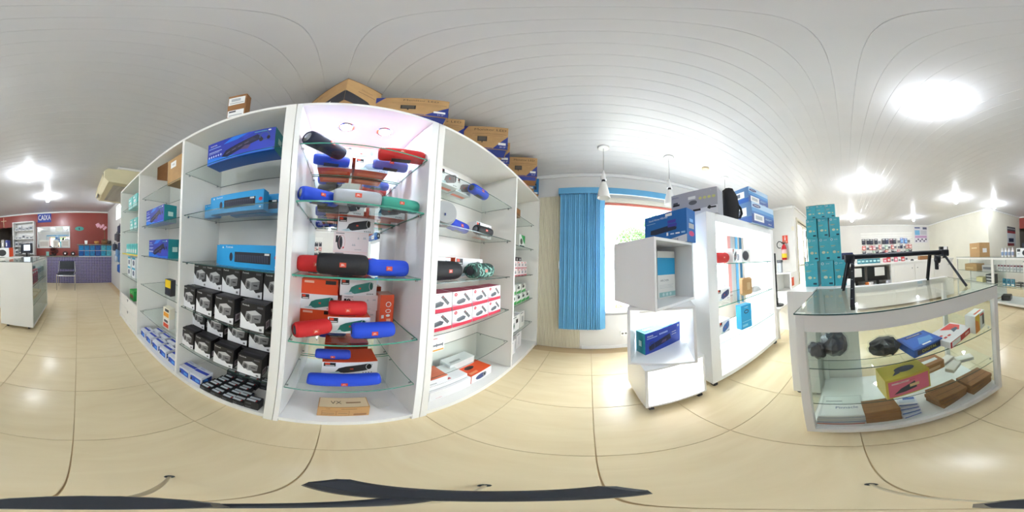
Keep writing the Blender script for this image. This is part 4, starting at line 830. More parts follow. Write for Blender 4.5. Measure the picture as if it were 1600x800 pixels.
# ================================================================== GLASS COUNTER (front in the plane x = .63, facing -x)
GX0,GX1,GY0,GY1,GZ=.62,1.205,-.815,.215,.975
t=thing('glass_counter','white framed glass display counter nearest the camera with boxes inside','counter',(0,0,0)); gc=t
MB().box((GX0,GY1-.036,.04),(GX0+.035,GY1,GZ-.0065),LAM,c=.001).obj('front_post',gc); MB().box((GX0,GY0,.04),(GX0+.035,GY0+.036,GZ-.0065),LAM,c=.001).obj('front_post',gc)
MB().box((GX0,GY0+.036,GZ-.085),(GX0+.02,GY1-.036,GZ-.0065),LAM,c=.001).obj('front_rail',gc)
MB().box((GX0,GY0+.036,.04),(GX0+.02,GY1-.036,.09),LAM,c=.001).obj('front_rail',gc)
MB().box((GX1-.03,GY0,.04),(GX1,GY0+.036,GZ-.0065),LAM).obj('back_post',gc); MB().box((GX1-.03,GY1-.036,.04),(GX1,GY1,GZ-.0065),LAM).obj('back_post',gc)
MB().box((GX1-.03,GY0+.036,GZ-.05),(GX1,GY1-.036,GZ-.0065),LAM).obj('back_rail',gc)
MB().box((GX0+.002,GY0,.04),(GX1,GY1,.10),LAM).obj('bottom_panel',gc) if False else MB().box((GX0+.02,GY0+.003,.05),(GX1,GY1-.003,.095),LAM).obj('bottom_panel',gc)
MB().box((GX0-.004,GY0-.004,GZ-.006),(GX1-.05,GY1+.004,GZ),GLASS,sides=dict(L=GEDGE,F=GEDGE,K=GEDGE)).obj('glass_top',gc)
MB().box((GX1-.05,GY0-.004,GZ-.012),(GX1+.005,GY1+.004,GZ+.001),LAM).obj('back_ledge',gc)
MB().box((GX0+.022,GY0+.036,.09),(GX0+.026,GY1-.036,GZ-.06),FGLASS).obj('front_glass',gc)
for y in (GY0+.004,GY1-.008): MB().box((GX0+.035,y,.095),(GX1-.03,y+.004,GZ-.0065),FGLASS).obj('side_glass',gc)
for z,x1 in ((.665,.50),(.375,.50)):
    s=MB().box((GX0+.03,GY0+.01,z-.006),(GX0+x1,GY1-.01,z),GLASS,sides=dict(L=GEDGE,R=GEDGE)).obj('glass_shelf',gc)
    for y in (GY0+.02,GY1-.02):
        MB().cyl((GX0+.07,y,z-.02),(GX0+.07,y,z-.0065),.006,CHROME,seg=8).obj('shelf_bracket',s)
for k in (0,1):
    for yy in (GY0+.1,GY1-.1): pass
for x,y in ((GX0+.06,GY0+.07),(GX0+.06,GY1-.07),(GX1-.06,GY0+.07),(GX1-.06,GY1-.07)): MB().cyl((x,y,0),(x,y,.05),.018,DARK,seg=12).obj('foot',gc)
RM=-pi/2
def g(kind,xf,y,z,label,tilt=0,group=None):
    me=kind['parts'][0][1]; d=max(v.co.y for v in me.vertices)-min(v.co.y for v in me.vertices)
    return spawn(kind,(xf+d/2,y,z+.0008),RM+tilt,label,'box',group)
def crumple(name,label,loc,rz,s,mtl,sd):
    rnd=random.Random(sd); t=thing(name,label,'bag',loc,rz); mb=MB(); N=16; vs=[];fs=[]
    R=7
    for i in range(R):
        ph=pi*i/(R-1)
        for k in range(N):
            q=2*pi*k/N; rr=1+rnd.uniform(-.16,.16)
            vs.append((s[0]*rr*sin(ph)**.6*cos(q), s[1]*rr*sin(ph)**.6*sin(q), s[2]*(.5-.5*cos(ph))*(1 if 0<i<R-1 else 1)+ (rnd.uniform(-.01,.01) if 0<i<R-1 else 0)))
    for i in range(R-1):
        for k in range(N): a=i*N+k;b=i*N+(k+1)%N; fs.append((a,b,b+N,a+N))
    mb.add(vs,fs,mtl,None,False).obj('contents',t)
    vs2=[(x*1.12+rnd.uniform(-.006,.006),y*1.12,z*1.08+.0) for x,y,z in vs]
    MB().add(vs2,fs,glassmat('clear_plastic_wrap',(.93,.94,.95),1.25,.12)).obj('plastic_wrap',t); return t
CAB=mat('dark_grey_cable',(58,58,66),.5,bump=.6,bscale=60)
crumple('bagged_cable','dark coiled cable in a clear plastic bag at the left end of the counter shelf',(.80,.085,.667),.3,(.07,.065,.12),CAB,1)
crumple('bagged_cable','smaller dark bundle in clear plastic at the far left corner of the counter shelf',(.76,.165,.667),.9,(.05,.035,.09),CAB,2)
crumple('bagged_cable','black items in a clear plastic bag in the middle of the counter shelf',(.77,-.155,.667),-.2,(.075,.075,.085),mat('black_cable',(34,34,36),.5,bump=.6,bscale=60),3)
g(carton('drive_box',.185,.15,.05,C(30,84,170),[('p','T',[(.05,.1),(.1,.8),(.9,.9),(.95,.2)],C(40,100,196)),('q','T',.2,.75,.8,.92,C(24,50,120)),('t','T',.5,.84,.1,'MULTIMETER',WH),('p','T',[(.3,.2),(.5,.6),(.9,.5),(.8,.2)],C(90,150,214)),('q','F',.1,.2,.9,.8,C(20,30,60)),('t','F',.5,.5,.5,'DIGITAL',C(200,200,90)),('q','T',.35,.08,.65,.16,WH)]),.675,-.335,.665,'blue flat box with a yellow lettered edge on the counter shelf',rad(14))
g(carton('tester_box',.23,.15,.042,C(232,226,226),[('p','T',[(.4,.9),(.9,.95),(.95,.5),(.7,.3),(.55,.6)],C(220,60,50)),('p','T',[(.5,.35),(.6,.6),(.8,.55),(.75,.4)],C(60,70,90)),('q','T',.1,.3,.2,.4,C(214,70,60)),('q','T',.25,.3,.35,.4,C(214,70,60)),('q','T',.1,.5,.2,.6,C(214,70,60)),('q','F',0,0,1,1,C(206,44,40)),('q','F',.06,.1,.42,.9,WH),('q','F',.65,.3,.85,.7,C(240,180,170)),('q','R',0,0,1,1,C(206,44,40))]),.672,-.53,.665,'white and red flat box on the counter shelf',rad(20))
g(carton('charger_box',.135,.07,.125,C(238,236,230),[('q','F',.72,.2,.95,.8,C(60,60,60)),('q','F',.0,0,.45,1,C(240,196,60)),('p','F',[(0,0),(.45,0),(.3,.6),(0,.8)],C(240,140,40)),('q','T',.2,.2,.9,.4,C(226,100,60)),('q','F',.5,.8,.9,.9,C(220,60,50))]),.69,-.71,.665,'small white, yellow and orange box at the right end of the counter shelf',rad(18))
g(carton('adapter_box',.155,.10,.075,C(188,138,92),[('q','F',.2,.25,.8,.6,C(226,190,150)),('q','T',.15,.3,.85,.6,C(226,226,220)),('q','F',.1,.7,.9,.74,C(120,80,50))],dict(T=C(170,120,76))),.80,-.43,.375,'brown adapter box with a white label on the lower counter shelf',rad(8))
for k,(x,y,a_,zz) in enumerate(((.74,-.55,.5,0),(.83,-.555,.35,0),(.77,-.66,-.3,0))):
    g(small('cream_box',.115,.055,.03,C(232,228,214),[('q','T',.1,.1,.9,.9,C(240,238,226)),('q','F',.1,.3,.9,.6,LG)]),x,y,.375+zz,'flat cream box lying at the right of the lower counter shelf, %s'%('left one','back one','right one')[k],a_)
g(carton('mouse_box',.225,.13,.165,C(220,190,80),[('q','F',.05,.06,.96,.9,C(232,110,140)),('q','F',.12,.72,.5,.8,C(240,200,210)),('t','F',.45,.76,.09,'Mouse óptico',C(180,40,80)),('p','F',[(.15,.2),(.3,.45),(.62,.66),(.66,.3),(.4,.22)],C(50,60,76)),('q','F',.5,.4,.72,.55,C(230,200,150)),('e','T',.55,.5,.24,.2,C(70,76,96)),('p','T',[(.2,.2),(.4,.3),(.35,.5)],C(70,76,96))],dict(T=C(206,186,70),L=C(200,180,100))),.668,-.225,.375,'yellow and pink mouse box on the lower counter shelf',rad(8))
for k in range(4):
    g(carton('book',.20,.20,.027,C(214,214,210),[('q','F',0,0,1,.45,C(*[(200,90,70),(120,150,180),(190,190,190),(170,180,190)][k])),('q','T',.05,.05,.95,.95,C(228,228,224)),('t','T',.6,.4,.16,'Pinnacle',C(60,90,130)),('q','T',.1,.7,.5,.73,C(90,100,110))]),.665,.085-.004*k,.095+.0285*k,'flat white software box, %s of the left pile in the counter'%('lowest','second lowest','third lowest','topmost')[k],rad(2*(k%2)),'flat white boxes piled in the counter')
kbn=carton('pack',.155,.11,.036,KRAFTD,[('q','T',.1,.4,.9,.44,C(120,76,40)),('q','F',.1,.4,.9,.5,C(120,76,40))])
for k in range(4): g(kbn,.665,-.10+.003*(k%2),.095+.0375*k,'brown flat pack, %s of the pile beside the white software boxes'%('lowest','second','third','topmost')[k],rad(3*(k%2)),'brown packs piled in the counter')
for k in range(4): g(small('memory_box',.10,.075,.02,C(226,228,236),[('q','F',.05,.1,.95,.8,C(80,110,180)),('q','T',.1,.2,.9,.6,C(200,210,226)),('q','T',.3,.6,.9,.9,C(90,120,190))]),.67+.02*k,-.225-.006*k,.095+.0215*k,'flat white and blue box, %s of the small pile beside the brown packs'%('lowest','second','third','topmost')[k],rad(12-8*k),'white and blue boxes piled in the counter')
kbm=carton('pack',.20,.13,.036,KRAFTD,[('q','T',.05,.3,.95,.34,C(110,70,36)),('q','T',.05,.66,.95,.70,C(110,70,36)),('q','F',.05,.35,.6,.6,C(110,70,36))])
for k in range(3):
    g(kbm,.68,-.47+.006*(k%2),.095+.0375*k,'brown flat pack, %s of the wide pile at the right of the counter bottom'%('lowest','second','topmost')[k],rad(14-5*k),'brown packs at the right of the counter')
    g(kbm,.68,-.69+.005*(k%2),.095+.0375*k,'brown flat pack, %s of the pile in the right corner of the counter bottom'%('lowest','second','topmost')[k],rad(8-3*k),'brown packs at the right of the counter')
# black tv wall mount standing on the counter
t=thing('wall_mount','black metal wall bracket standing like an arch on the glass counter','bracket',(0,0,GZ+.0005))
BM=mat('black_powder_coat',(36,38,46),.4,.3)
MB().cbox((.93,-.66,.205),(.965,.005,.232),BM,.008).cyl((.945,-.67,.222),(.945,.02,.222),.012,BM,seg=12).obj('cross_bar',t)
def arm(p0,p1,w=.03,nm='arm'):
    p0=Vector(p0);p1=Vector(p1); d=p1-p0; q=d.to_track_quat('Z','Y').to_matrix().to_4x4(); M=Matrix.Translation(p0)@q; L=d.length
    m=MB().box((-.006,-w/2,0),(.006,w/2,L),BM,M); m.box((-.012,-w/2,0),(.006,-w/2+.004,L),BM,M); m.box((-.012,w/2-.004,0),(.006,w/2,L),BM,M)
    return m
slot=C(120,130,140)
a1=arm((.67,-.012,.003),(.93,-.035,.215),.032).obj('arm',t)
arm((1.08,.03,.003),(.96,-.02,.215),.026).obj('arm',t)
MB().cyl((.73,-.655,.006),(.95,-.64,.218),.0085,BM,seg=10).obj('arm',t)
a2=arm((1.15,-.62,.003),(1.05,-.60,.225),.03).obj('arm',t)
MB().box((.965,-.625,.20),(1.07,-.585,.228),BM,c=.004).obj('hinge_plate',t)
k_=MB().cyl((1.035,-.635,.165),(1.035,-.66,.165),.03,BM,seg=16).box((1.02,-.65,.09),(1.05,-.63,.165),BM,c=.003).obj('tilt_knob',t)
MB().ring([(.006,0),(.006,.004)],8,CHROME,TR(1.02,-.645,.12)@Matrix.Rotation(-pi/2,4,'Y')).obj('screw',t)
for y in (-.02,-.645): MB().box((.915,y-.03,.190),(.968,y+.03,.236),BM,c=.006).obj('end_bracket',t)
for i in range(5):
    f0=.12+.17*i; p=Vector((1.15,-.62,.003)).lerp(Vector((1.05,-.60,.225)),f0)
    MB().box((p.x-.0085,p.y-.004,p.z-.012),(p.x-.0072,p.y+.004,p.z+.012),slot).obj('slot',t)
    p=Vector((.67,-.012,.003)).lerp(Vector((.93,-.035,.215)),f0)
    MB().box((p.x-.013,p.y-.004,p.z-.006),(p.x-.0105,p.y+.004,p.z+.014),slot).obj('slot',t)
# white unit behind the counter carrying the stack of teal boxes
t=thing('back_counter','plain white counter corner behind the glass counter, carrying the stack of teal boxes','counter',(0,0,0))
MB().box((1.04,.225,.04),(1.60,.41,.98),LAM,c=.002).obj('body',t); MB().box((1.215,-.06,.04),(1.60,.2245,.98),LAM,c=.002).obj('body',t)
for x,y in ((1.08,.38),(1.08,.25),(1.55,.38),(1.55,-.02)): MB().cyl((x,y,0),(x,y,.04),.018,DARK,seg=12).obj('foot',t)
def tpl(w,h,d=.12):
    return carton('network_adapter_box',w,d,h,TEAL,[('o','F',.18,.89,.11,.05,.03,WH),('t','F',.58,.89,.055,'tp-link',WH),('q','F',.1,.80,.9,.805,C(110,196,206)),('q','F',.1,.62,.5,.64,C(210,180,110)),('q','F',.1,.57,.4,.585,C(160,210,214)),('e','F',.38,.36,.16,.06,C(214,220,190)),('e','F',.74,.35,.09,.035,C(220,220,170)),('q','F',.62,.08,.9,.15,C(30,60,80)),('q','T',0,0,1,.1,C(200,180,110)),('q','L',.3,.3,.7,.7,C(80,180,194))])
rows=[(.9805,.195,[(.268,.100),(.145,.100),(.052,.086)]),(1.176,.178,[(.248,.082),(.160,.084),(.075,.080)]),(1.3545,.152,[(.246,.082),(.160,.080),(.073,.078)]),(1.507,.108,[(.250,.074),(.178,.070),(.10,.072)])]
for r,(z,h,cs) in enumerate(rows):
    for k,(y,w_) in enumerate(cs):
        kk_=tpl(w_,h)
        spawn(kk_,(1.285,y,z),RM+rad(random.uniform(-5,5)),'teal network box, %s in the %s row of the stack on the white counter'%(('left','middle','right')[k],('bottom','second','third','top')[r]),'box','stacked teal network boxes')
# ================================================================== FAR SALES AREA (+x side)
t=thing('sales_counter','long white counter with doors and two open monitor bays in front of the slatted wall','counter',(0,0,0)); lc=t
MB().box((3.38,-2.62,.98),(3.95,.10,1.02),LAM,c=.002).obj('worktop',t)
MB().box((3.40,-2.60,.05),(3.92,-.955,.98),LAM,c=.002).obj('body',t)
MB().box((3.40,.06,.05),(3.92,.085,.98),LAM).box((3.88,-.955,.05),(3.92,.06,.98),LAM).box((3.40,-.955,.50),(3.88,.06,.53),LAM).obj('open_bay',t)
MB().box((3.41,-.955,.05),(3.43,.06,.50),LAM).obj('front_panel',t)
for k in range(3):
    y0=-1.02-.5*k
    d=MB().box((3.382,y0-.47,.10),(3.398,y0,.94),LAM,c=.002).obj('door',t); MB().sph((3.375,y0-(.42 if k%2==0 else .05),.86),.012,STEEL,10,6).obj('knob',d)
for k,(y,w_) in enumerate(((-.20,.36),(-.66,.44))):
    t=thing('boxed_monitor','black computer monitor with a white paper sheet, %s of two in the open counter bays'%('left' if k==0 else 'right'),'monitor',(3.50,y,.531),RM)
    MB().cbox((-w_/2,-.02,.11),(w_/2,.025,.41),BLACK,.006).obj('screen_housing',t); MB().cbox((-.1,-.06,0),(.1,.08,.012),BLACK,.003).box((-.03,-.0,.012),(.03,.02,.12),BLACK).obj('stand',t)
    MB().box((-.06,-.0225,.21),(w_/2-.06,-.0205,.40),WHITEP).obj('paper_sheet',t)
for k,(y,c) in enumerate(((-.10,(60,70,80)),(-.43,(206,120,60)),(-.5,(236,236,236)),(-.88,(210,214,226)))):
    tag(MB().cbox((-.03,-.05,0),(.03,.05,.09),C(*c),.004).obj('accessory_box',None,(3.46,y,.531),.3*k),'%s accessory box standing in the open monitor bays of the far counter'%('slate grey','orange','white','pale grey')[k],'box')
# slatted display wall
t=thing('slat_wall','white slatted display board on the far wall','slat wall',(XR,0,0)); MB().box((-.018,-3.12,1.05),(0,-.68,2.19),LAM).obj('backing_board',t)
sm=MB().box((-.034,-3.11,0),(-.018,-.69,.088),LAM,c=.004).mesh('slat')
for k in range(11): link('slat',sm,t,(0,0,1.065+.102*k))
def blister(c1,c2,w,h):
    it=[('q','F',.1,.1,.9,.6,C(*c2)),('q','F',.1,.75,.7,.88,WH)]; mb=MB().box((-w/2,-.02,0),(w/2,.0,h),C(*c1)); mb.box((-w/2*.7,-.045,h*.12),(w/2*.7,-.02,h*.6),C(*c2)); mb.cyl((0,.0,h-.02),(0,.04,h-.02),.003,CHROME,seg=6)
    printing(mb,w,.04,h,[('q','F',.15,.75,.8,.9,WH)]); return kindof('pack',('blister_pack',mb.mesh('blister_pack'),0))
PAL=dict(dark=((40,42,54),(60,60,74)),red=((204,60,58),(236,210,206)),white=((232,230,226),(110,112,120)),blue=((50,110,200),(150,190,230)),navy=((34,40,80),(60,64,90)),pink=((226,110,130),(240,220,222)),green=((120,170,140),(230,232,226)),wine=((110,40,70),(60,40,60)))
rowsP=[(1.66,.24,['dark','dark','dark','dark','white','dark','navy','wine','dark','white','blue','blue','white']),
       (1.42,.19,['red','white','red','pink','white','red','white','green','white','red','white','white','navy','white','red','red']),
       (1.19,.19,['dark','white','white','green','dark','white','wine','red','white','dark','white','pink','white','white','green','dark'])]
bk={}
for r,(z,h,names) in enumerate(rowsP):
    for k,nme in enumerate(names):
        kk_=bk.setdefault((nme,r),blister(*PAL[nme],.15,h))
        y=-.80-(2.25/len(names))*k-.03*(k%2)
        spawn(kk_,(XR-.076,y,z+random.uniform(-.012,.012)),RM,'%s blister pack, %s in the %s row on the slatted wall'%(nme,ORD[k],('upper','middle','lower')[r]),'pack','blister packs on the slatted wall')
# goods standing on the far counter
kt=small('teal_carton',.075,.08,.10,C(40,130,146),[('q','F',.1,.3,.9,.7,C(190,226,224))])
for k in range(6): spawn(kt,(3.55,-.28-.085*k,1.021),RM,'small teal box on the far counter behind the black bracket, %s'%ORD[k],'box','small teal boxes on the far counter')
for k,(c,h) in enumerate((('pink',.09),('red',.12),('white',.10),('pink',.12),('white',.08),('red',.1),('white',.12))):
    kk_=small('goods_box',.07,.07,h,C(*PAL[c][0]),[('q','F',.15,.2,.85,.6,C(*PAL[c][1]))])
    spawn(kk_,(3.56,-.86-.085*k,1.021),RM,'small %s goods box on the far counter, %s right of the teal ones'%(c,ORD[k]),'box','small goods boxes on the far counter')
t=thing('computer_mouse','black computer mouse lying on the far counter','mouse',(3.50,-1.50,1.021)); MB().sph((0,0,.0),.06,BLACK,16,8,(1,.65,.6)).obj('shell',t); MB().cyl((0,0,.034),(.02,0,.034),.006,STEEL,seg=8).obj('wheel',t)
tag(carton('cardboard_box',.26,.12,.09,KRAFTD,[('q','F',.1,.2,.9,.5,C(190,150,100))])['parts'] and link('cardboard_tray',MB().box((-.13,-.06,0),(.13,.06,.008),KRAFTD).box((-.13,-.06,.008),(.13,-.055,.09),KRAFTD).box((-.13,.055,.008),(.13,.06,.09),KRAFTD).box((-.13,-.055,.008),(-.125,.055,.09),KRAFTD).box((.125,-.055,.008),(.13,.055,.09),KRAFTD).mesh('cardboard_tray'),None,(3.55,-1.83,1.021),RM),'low brown cardboard tray on the far counter','box')
t=thing('office_chair','dark backrest of a chair behind the far counter, right of the teal stack','chair',(4.5,.02,0))
MB().cbox((-.03,-.22,.85),(.03,.22,1.30),mat('navy_upholstery',(30,42,84),.8),.03).obj('backrest',t); MB().cbox((-.45,-.24,.42),(.0,.24,.50),mat('navy_upholstery',(30,42,84),.8),.03).obj('seat',t)
MB().cyl((-.22,0,.06),(-.22,0,.42),.03,BLACK).box((.0,-.03,.45),(.03,.03,.9),BLACK).obj('column',t)
for k in range(5): MB().cyl((-.22,0,.08),(-.22+.3*cos(k*1.257),.3*sin(k*1.257),.05),.018,BLACK,seg=8).obj('base_arm',t)
t=thing('computer_monitor','black monitor with a white sheet at the right end of the far counter','monitor',(3.33+.2,-2.42,1.021),rad(-70))
MB().cbox((-.18,-.02,.06),(.18,.03,.30),BLACK,.006).obj('screen_housing',t); MB().box((-.03,-.0225,.12),(.13,-.021,.30),WHITEP).obj('paper_sheet',t); MB().cbox((-.1,-.07,0),(.1,.09,.012),BLACK,.003).box((-.03,0,.012),(.03,.02,.07),BLACK).obj('stand',t)
t=thing('receipt_printer','small dark receipt printer beside the monitor at the right end of the far counter','printer',(3.50,-2.20,1.021),.2)
MB().cbox((-.06,-.07,0),(.06,.07,.10),DARK,.01).obj('body',t); MB().box((-.04,-.05,.1),(.02,.05,.106),BLACK).obj('lid',t)
# showcase along the cream wall
def showcase(label,x0,x1,y0,y1,shelves,z=1.03,closed=True):
    t=thing('glass_showcase',label,'showcase',(0,0,0)); p=.03
    for x in (x0,x1-p):
        for y in (y0,y1-p): MB().box((x,y,.0),(x+p,y+p,z-.008),LAM,c=.001).obj('corner_post',t)
    MB().box((x0+p,y1-p,.05),(x1-p,y1-.004,.10),LAM).obj('front_rail',t); MB().box((x0+p,y1-p,z-.05),(x1-p,y1-.004,z-.008),LAM).obj('front_rail',t)
    MB().box((x0+p,y0+.004,.08),(x1-p,y1-p,.1),LAM).obj('bottom_panel',t)
    MB().box((x0,y0,z-.008),(x1,y1,z),GLASS,sides=dict(F=GEDGE,K=GEDGE)).obj('glass_top',t)
    if closed: MB().box((x0+p,y0,.1),(x1-p,y0+.012,z-.01),LAM).obj('back_panel',t)
    for s_ in shelves: MB().box((x0+p+.002,y0+.02,s_-.006),(x1-p-.002,y1-p-.006,s_),GLASS,sides=dict(K=GEDGE,F=GEDGE)).obj('glass_shelf',t)
    MB().box((x0+p,y1-.014,.1),(x1-p,y1-.010,z-.05),FGLASS).obj('front_glass',t)
    return t
showcase('white framed glass showcase left of the outer corner, with a brown box on top',2.14,3.32,-3.15,-2.66,(.70,.42))
showcase('white framed glass showcase below the spray bottles, nearest the cashier',1.28,2.12,-3.12,-2.64,(.74,.42),closed=False)
tag(link('cardboard_box',carton('cardboard_box',.42,.3,.33,KRAFT,[('q','F',.2,.6,.75,.68,C(220,200,160)),('q','R',.3,.3,.7,.6,WH)],merge=True)['parts'][0][1],None,(2.72,-2.92,1.0305),pi+rad(-12)),'brown cardboard box with worn print standing on the white showcase','box')
tag(link('cardboard_box',carton('cardboard_box',.42,.26,.16,KRAFT,[('q','F',.1,.3,.7,.5,C(210,180,130))],merge=True)['parts'][0][1],None,(2.86,-2.86,.7005),pi),'flat brown cardboard box on the upper glass shelf inside the showcase','box')
tag(link('accessory_box',carton('accessory_box',.2,.15,.13,C(226,216,160),[],merge=True)['parts'][0][1],None,(2.62,-2.84,.4205),pi),'cream box on the lower glass shelf inside the showcase','box')
for k in range(3): tag(link('device_box',carton('device_box',.2,.18,.07,C(70,72,76),[('q','F',.1,.3,.9,.7,C(200,200,200))],merge=True)['parts'][0][1],None,(2.32,-2.86,.4205+.071*k),pi),'dark boxed device, %s of three stacked inside the showcase'%('lowest','middle','top')[k],'box')
tag(link('device_box',carton('device_box',.3,.16,.14,C(200,196,196),[('q','F',.1,.3,.9,.7,C(120,120,130))],merge=True)['parts'][0][1],None,(2.40,-2.88,.7005),pi),'pale grey box on the upper glass shelf inside the showcase','box')
for k in range(4):
    t=thing('spray_bottle','white spray bottle on the glass showcase, %s of four'%('leftmost','second','third','rightmost')[k],'bottle',(1.985-.085*k,-2.84,1.0305),0,'white spray bottles on the showcase')
    MB().ring([(.026,0),(.028,.01),(.028,.12),(.012,.145)],14,WHITEP).obj('bottle_body',t); MB().ring([(.012,.145),(.011,.185)],10,C(220,220,226)).obj('cap',t)
    MB().ring([(.0284,.03),(.0284,.1)],14,C(150,170,200),None,(False,False)).obj('label_band',t)
t=carton('speaker_box',.36,.2,.17,C(236,236,236),[('e','F',.6,.45,.24,.36,BK),('q','F',.05,.6,.25,.9,BK),('q','F',.06,.3,.2,.4,LG)],dict(T=ORANGE,R=ORANGE,L=ORANGE))
spawn(t,(1.42,-2.86,1.0305),pi,'white and orange box with a black oval speaker picture on the glass showcase','box')
k1=small('cream_jar',.055,.055,.13,C(226,224,226),[('q','F',0,.7,1,.95,C(120,60,70)),('q','F',.1,.2,.9,.5,LG)])
for k in range(9): spawn(k1,(2.03-.078*k,-2.78,.7405),pi,'white can with a dark stripe on the upper showcase shelf, %s'%ORD[k],'can','white cans in the showcase')
k1=small('gift_card',.08,.03,.15,C(60,146,176),[('q','F',.1,.1,.9,.3,WH),('e','F',.5,.6,.2,.15,C(30,90,130))])
for k in range(3): spawn(k1,(1.93-.105*k,-2.80,.4205),pi,'teal blue pack on the lower showcase shelf, %s'%ORD[k],'pack','teal packs in the showcase')
for k in range(3):
    for r in range(2): tag(link('device_box',_.data if False else carton('device_box',.12,.14,.04,C(60,62,66),[('q','F',.1,.2,.9,.6,WH)],merge=True)['parts'][0][1],None,(1.58-.125*k,-2.83,.4205+.045*r),pi),'flat dark box in the showcase, %s row, %s'%('upper' if r else 'lower',ORD[k]),'box','flat dark boxes in the showcase')
t=thing('speaker_cube','black rounded box on the white bottom of the showcase','box',(1.90,-2.82,.1005),rad(20)); MB().cbox((-.10,-.09,0),(.10,.09,.11),BLACK,.012).obj('body',t); MB().box((-.05,.0902,.03),(.05,.092,.08),DARK).obj('front_grille',t)
# posters
t=tag(MB().box((XR-.008,-3.92,1.67),(XR-.002,-3.22,2.45),C(214,212,220)).obj('poster'),'poster with a blue heading on the far wall right of the slatted board','poster')
m=MB(); MP=Matrix(((0,0,-1,XR-.0085),(-1,0,0,-3.22),(0,1,0,1.67),(0,0,0,1)))
def q_(u0,v0,u1,v1,mm): m.poly([(u0*.7,v0*.78,.0003),(u1*.7,v0*.78,.0003),(u1*.7,v1*.78,.0003),(u0*.7,v1*.78,.0003)],mm,MP)
q_(.05,.9,.45,.97,C(30,60,120)); q_(.66,.84,.98,.98,C(90,96,120)); q_(.05,.48,.42,.78,C(120,180,220)); q_(.48,.5,.95,.78,C(190,190,200)); q_(.05,.3,.95,.44,C(190,150,190))
for k in range(6): q_(.08+.15*k,.06+.1*(k%2),.18+.15*k,.16+.1*(k%2),C(60,50,90))
m.obj('printed_design',t)
t=tag(MB().box((3.328,-5.72,1.30),(3.336,-5.12,2.04),C(190,196,200)).obj('banner_poster'),'poster with a dark heading and red band on the inner wall near the passage','poster')
m=MB(); MP=Matrix(((0,0,-1,3.3275),(-1,0,0,-5.12),(0,1,0,1.30),(0,0,0,1)))
def q2(u0,v0,u1,v1,mm): m.poly([(u0*.6,v0*.74,.0003),(u1*.6,v0*.74,.0003),(u1*.6,v1*.74,.0003),(u0*.6,v1*.74,.0003)],mm,MP)
q2(0,.78,1,1,C(60,64,70)); q2(0,.66,1,.78,C(150,60,66)); q2(0,0,.8,.14,C(120,50,50)); q2(.15,.2,.75,.4,C(36,44,70)); m.text('SUA TECNOLOGIA',.065,WH,MP@TR(.3,.66,.0006)); m.obj('printed_design',t)
# ================================================================== CASHIER AREA (-y side)
def counterL():
    t=thing('glass_counter','white glass counter on casters in front of the cashier, with red packs behind its glass','counter',(0,0,0))
    x0,x1,y0,y1,z0,z=.59,1.07,-3.05,-2.03,.06,1.01
    MB().box((x0,y1-.02,z0),(x1,y1,z-.006),LAM,c=.0015).obj('end_panel',t); MB().box((x0,y0,z0),(x1,y0+.02,z-.006),LAM,c=.0015).obj('end_panel',t)
    MB().box((x0,y0+.02,z0),(x1,y1-.02,z0+.03),LAM).obj('bottom_panel',t); MB().box((x1-.02,y0+.02,z0+.03),(x1,y1-.02,z-.008),LAM).obj('back_panel',t)
    MB().box((x0,y0+.02,z-.035),(x0+.015,y1-.02,z-.008),LAM).obj('front_rail',t)
    MB().box((x0-.004,y0-.004,z-.006),(x1+.004,y1+.004,z),GLASS,sides=dict(L=GEDGE,K=GEDGE)).obj('glass_top',t)
    MB().box((x0+.006,y0+.02,z0+.03),(x0+.010,y1-.02,z-.035),FGLASS).obj('front_glass',t)
    for s_ in (.66,.38): MB().box((x0+.015,y0+.022,s_-.006),(x1-.022,y1-.022,s_),GLASS,sides=dict(L=GEDGE)).obj('glass_shelf',t)
    for x,y in ((x0+.08,y1-.08),(x1-.08,y1-.08),(x0+.08,y0+.08),(x1-.08,y0+.08)): caster(t,x,y,-.006)
counterL()
kr2=small('phone_case_pack',.10,.05,.20,C(178,70,74),[('q','F',.1,.1,.9,.6,C(120,60,70)),('q','F',.1,.8,.9,.95,WH)]); kr3=small('phone_case_pack',.10,.05,.19,C(120,150,146),[('q','F',.1,.1,.9,.6,C(200,210,206))])
for k in range(8):
    for r in range(2): spawn(kr2 if k<4 else kr3,(.66+.16*r,-2.12-.112*k,.661),RM,'%s hanging pack in the cashier side counter, %s row, %s'%('red' if k<4 else 'green grey','front' if r==0 else 'back',ORD[k]),'pack','packs on the upper shelf of the cashier side counter')
for k in range(3): spawn(small('flat_pack',.2,.22,.05,C(206,190,160),[('q','F',.1,.2,.9,.8,C(170,150,120))]),(.78,-2.25-.26*k,.381),RM,'flat beige pack on the lower shelf of the cashier side counter, %s'%ORD[k],'pack','flat beige packs')
# tiled cashier desk
MOS=bpy.data.materials.new('purple_mosaic_tiles'); MOS.use_nodes=True; nt=MOS.node_tree; b=nt.nodes['Principled BSDF']; b.inputs['Roughness'].default_value=.25
tc=nt.nodes.new('ShaderNodeTexCoord'); mp=nt.nodes.new('ShaderNodeMapping'); mp.inputs['Rotation'].default_value=(pi/2,0,0); mp.inputs['Scale'].default_value=(1,1,1)
nt.links.new(tc.outputs['Object'],mp.inputs[0]); br=nt.nodes.new('ShaderNodeTexBrick'); br.offset=0; br.inputs['Scale'].default_value=1; br.inputs['Brick Width'].default_value=.052; br.inputs['Row Height'].default_value=.052; br.inputs['Mortar Size'].default_value=.0045; br.inputs['Mortar Smooth'].default_value=.1
br.inputs['Color1'].default_value=rgb((46,42,112)); br.inputs['Color2'].default_value=rgb((34,32,84)); br.inputs['Mortar'].default_value=rgb((206,198,226)); br.inputs['Bias'].default_value=0
nt.links.new(mp.outputs[0],br.inputs['Vector']); nt.links.new(br.outputs['Color'],b.inputs['Base Color'])
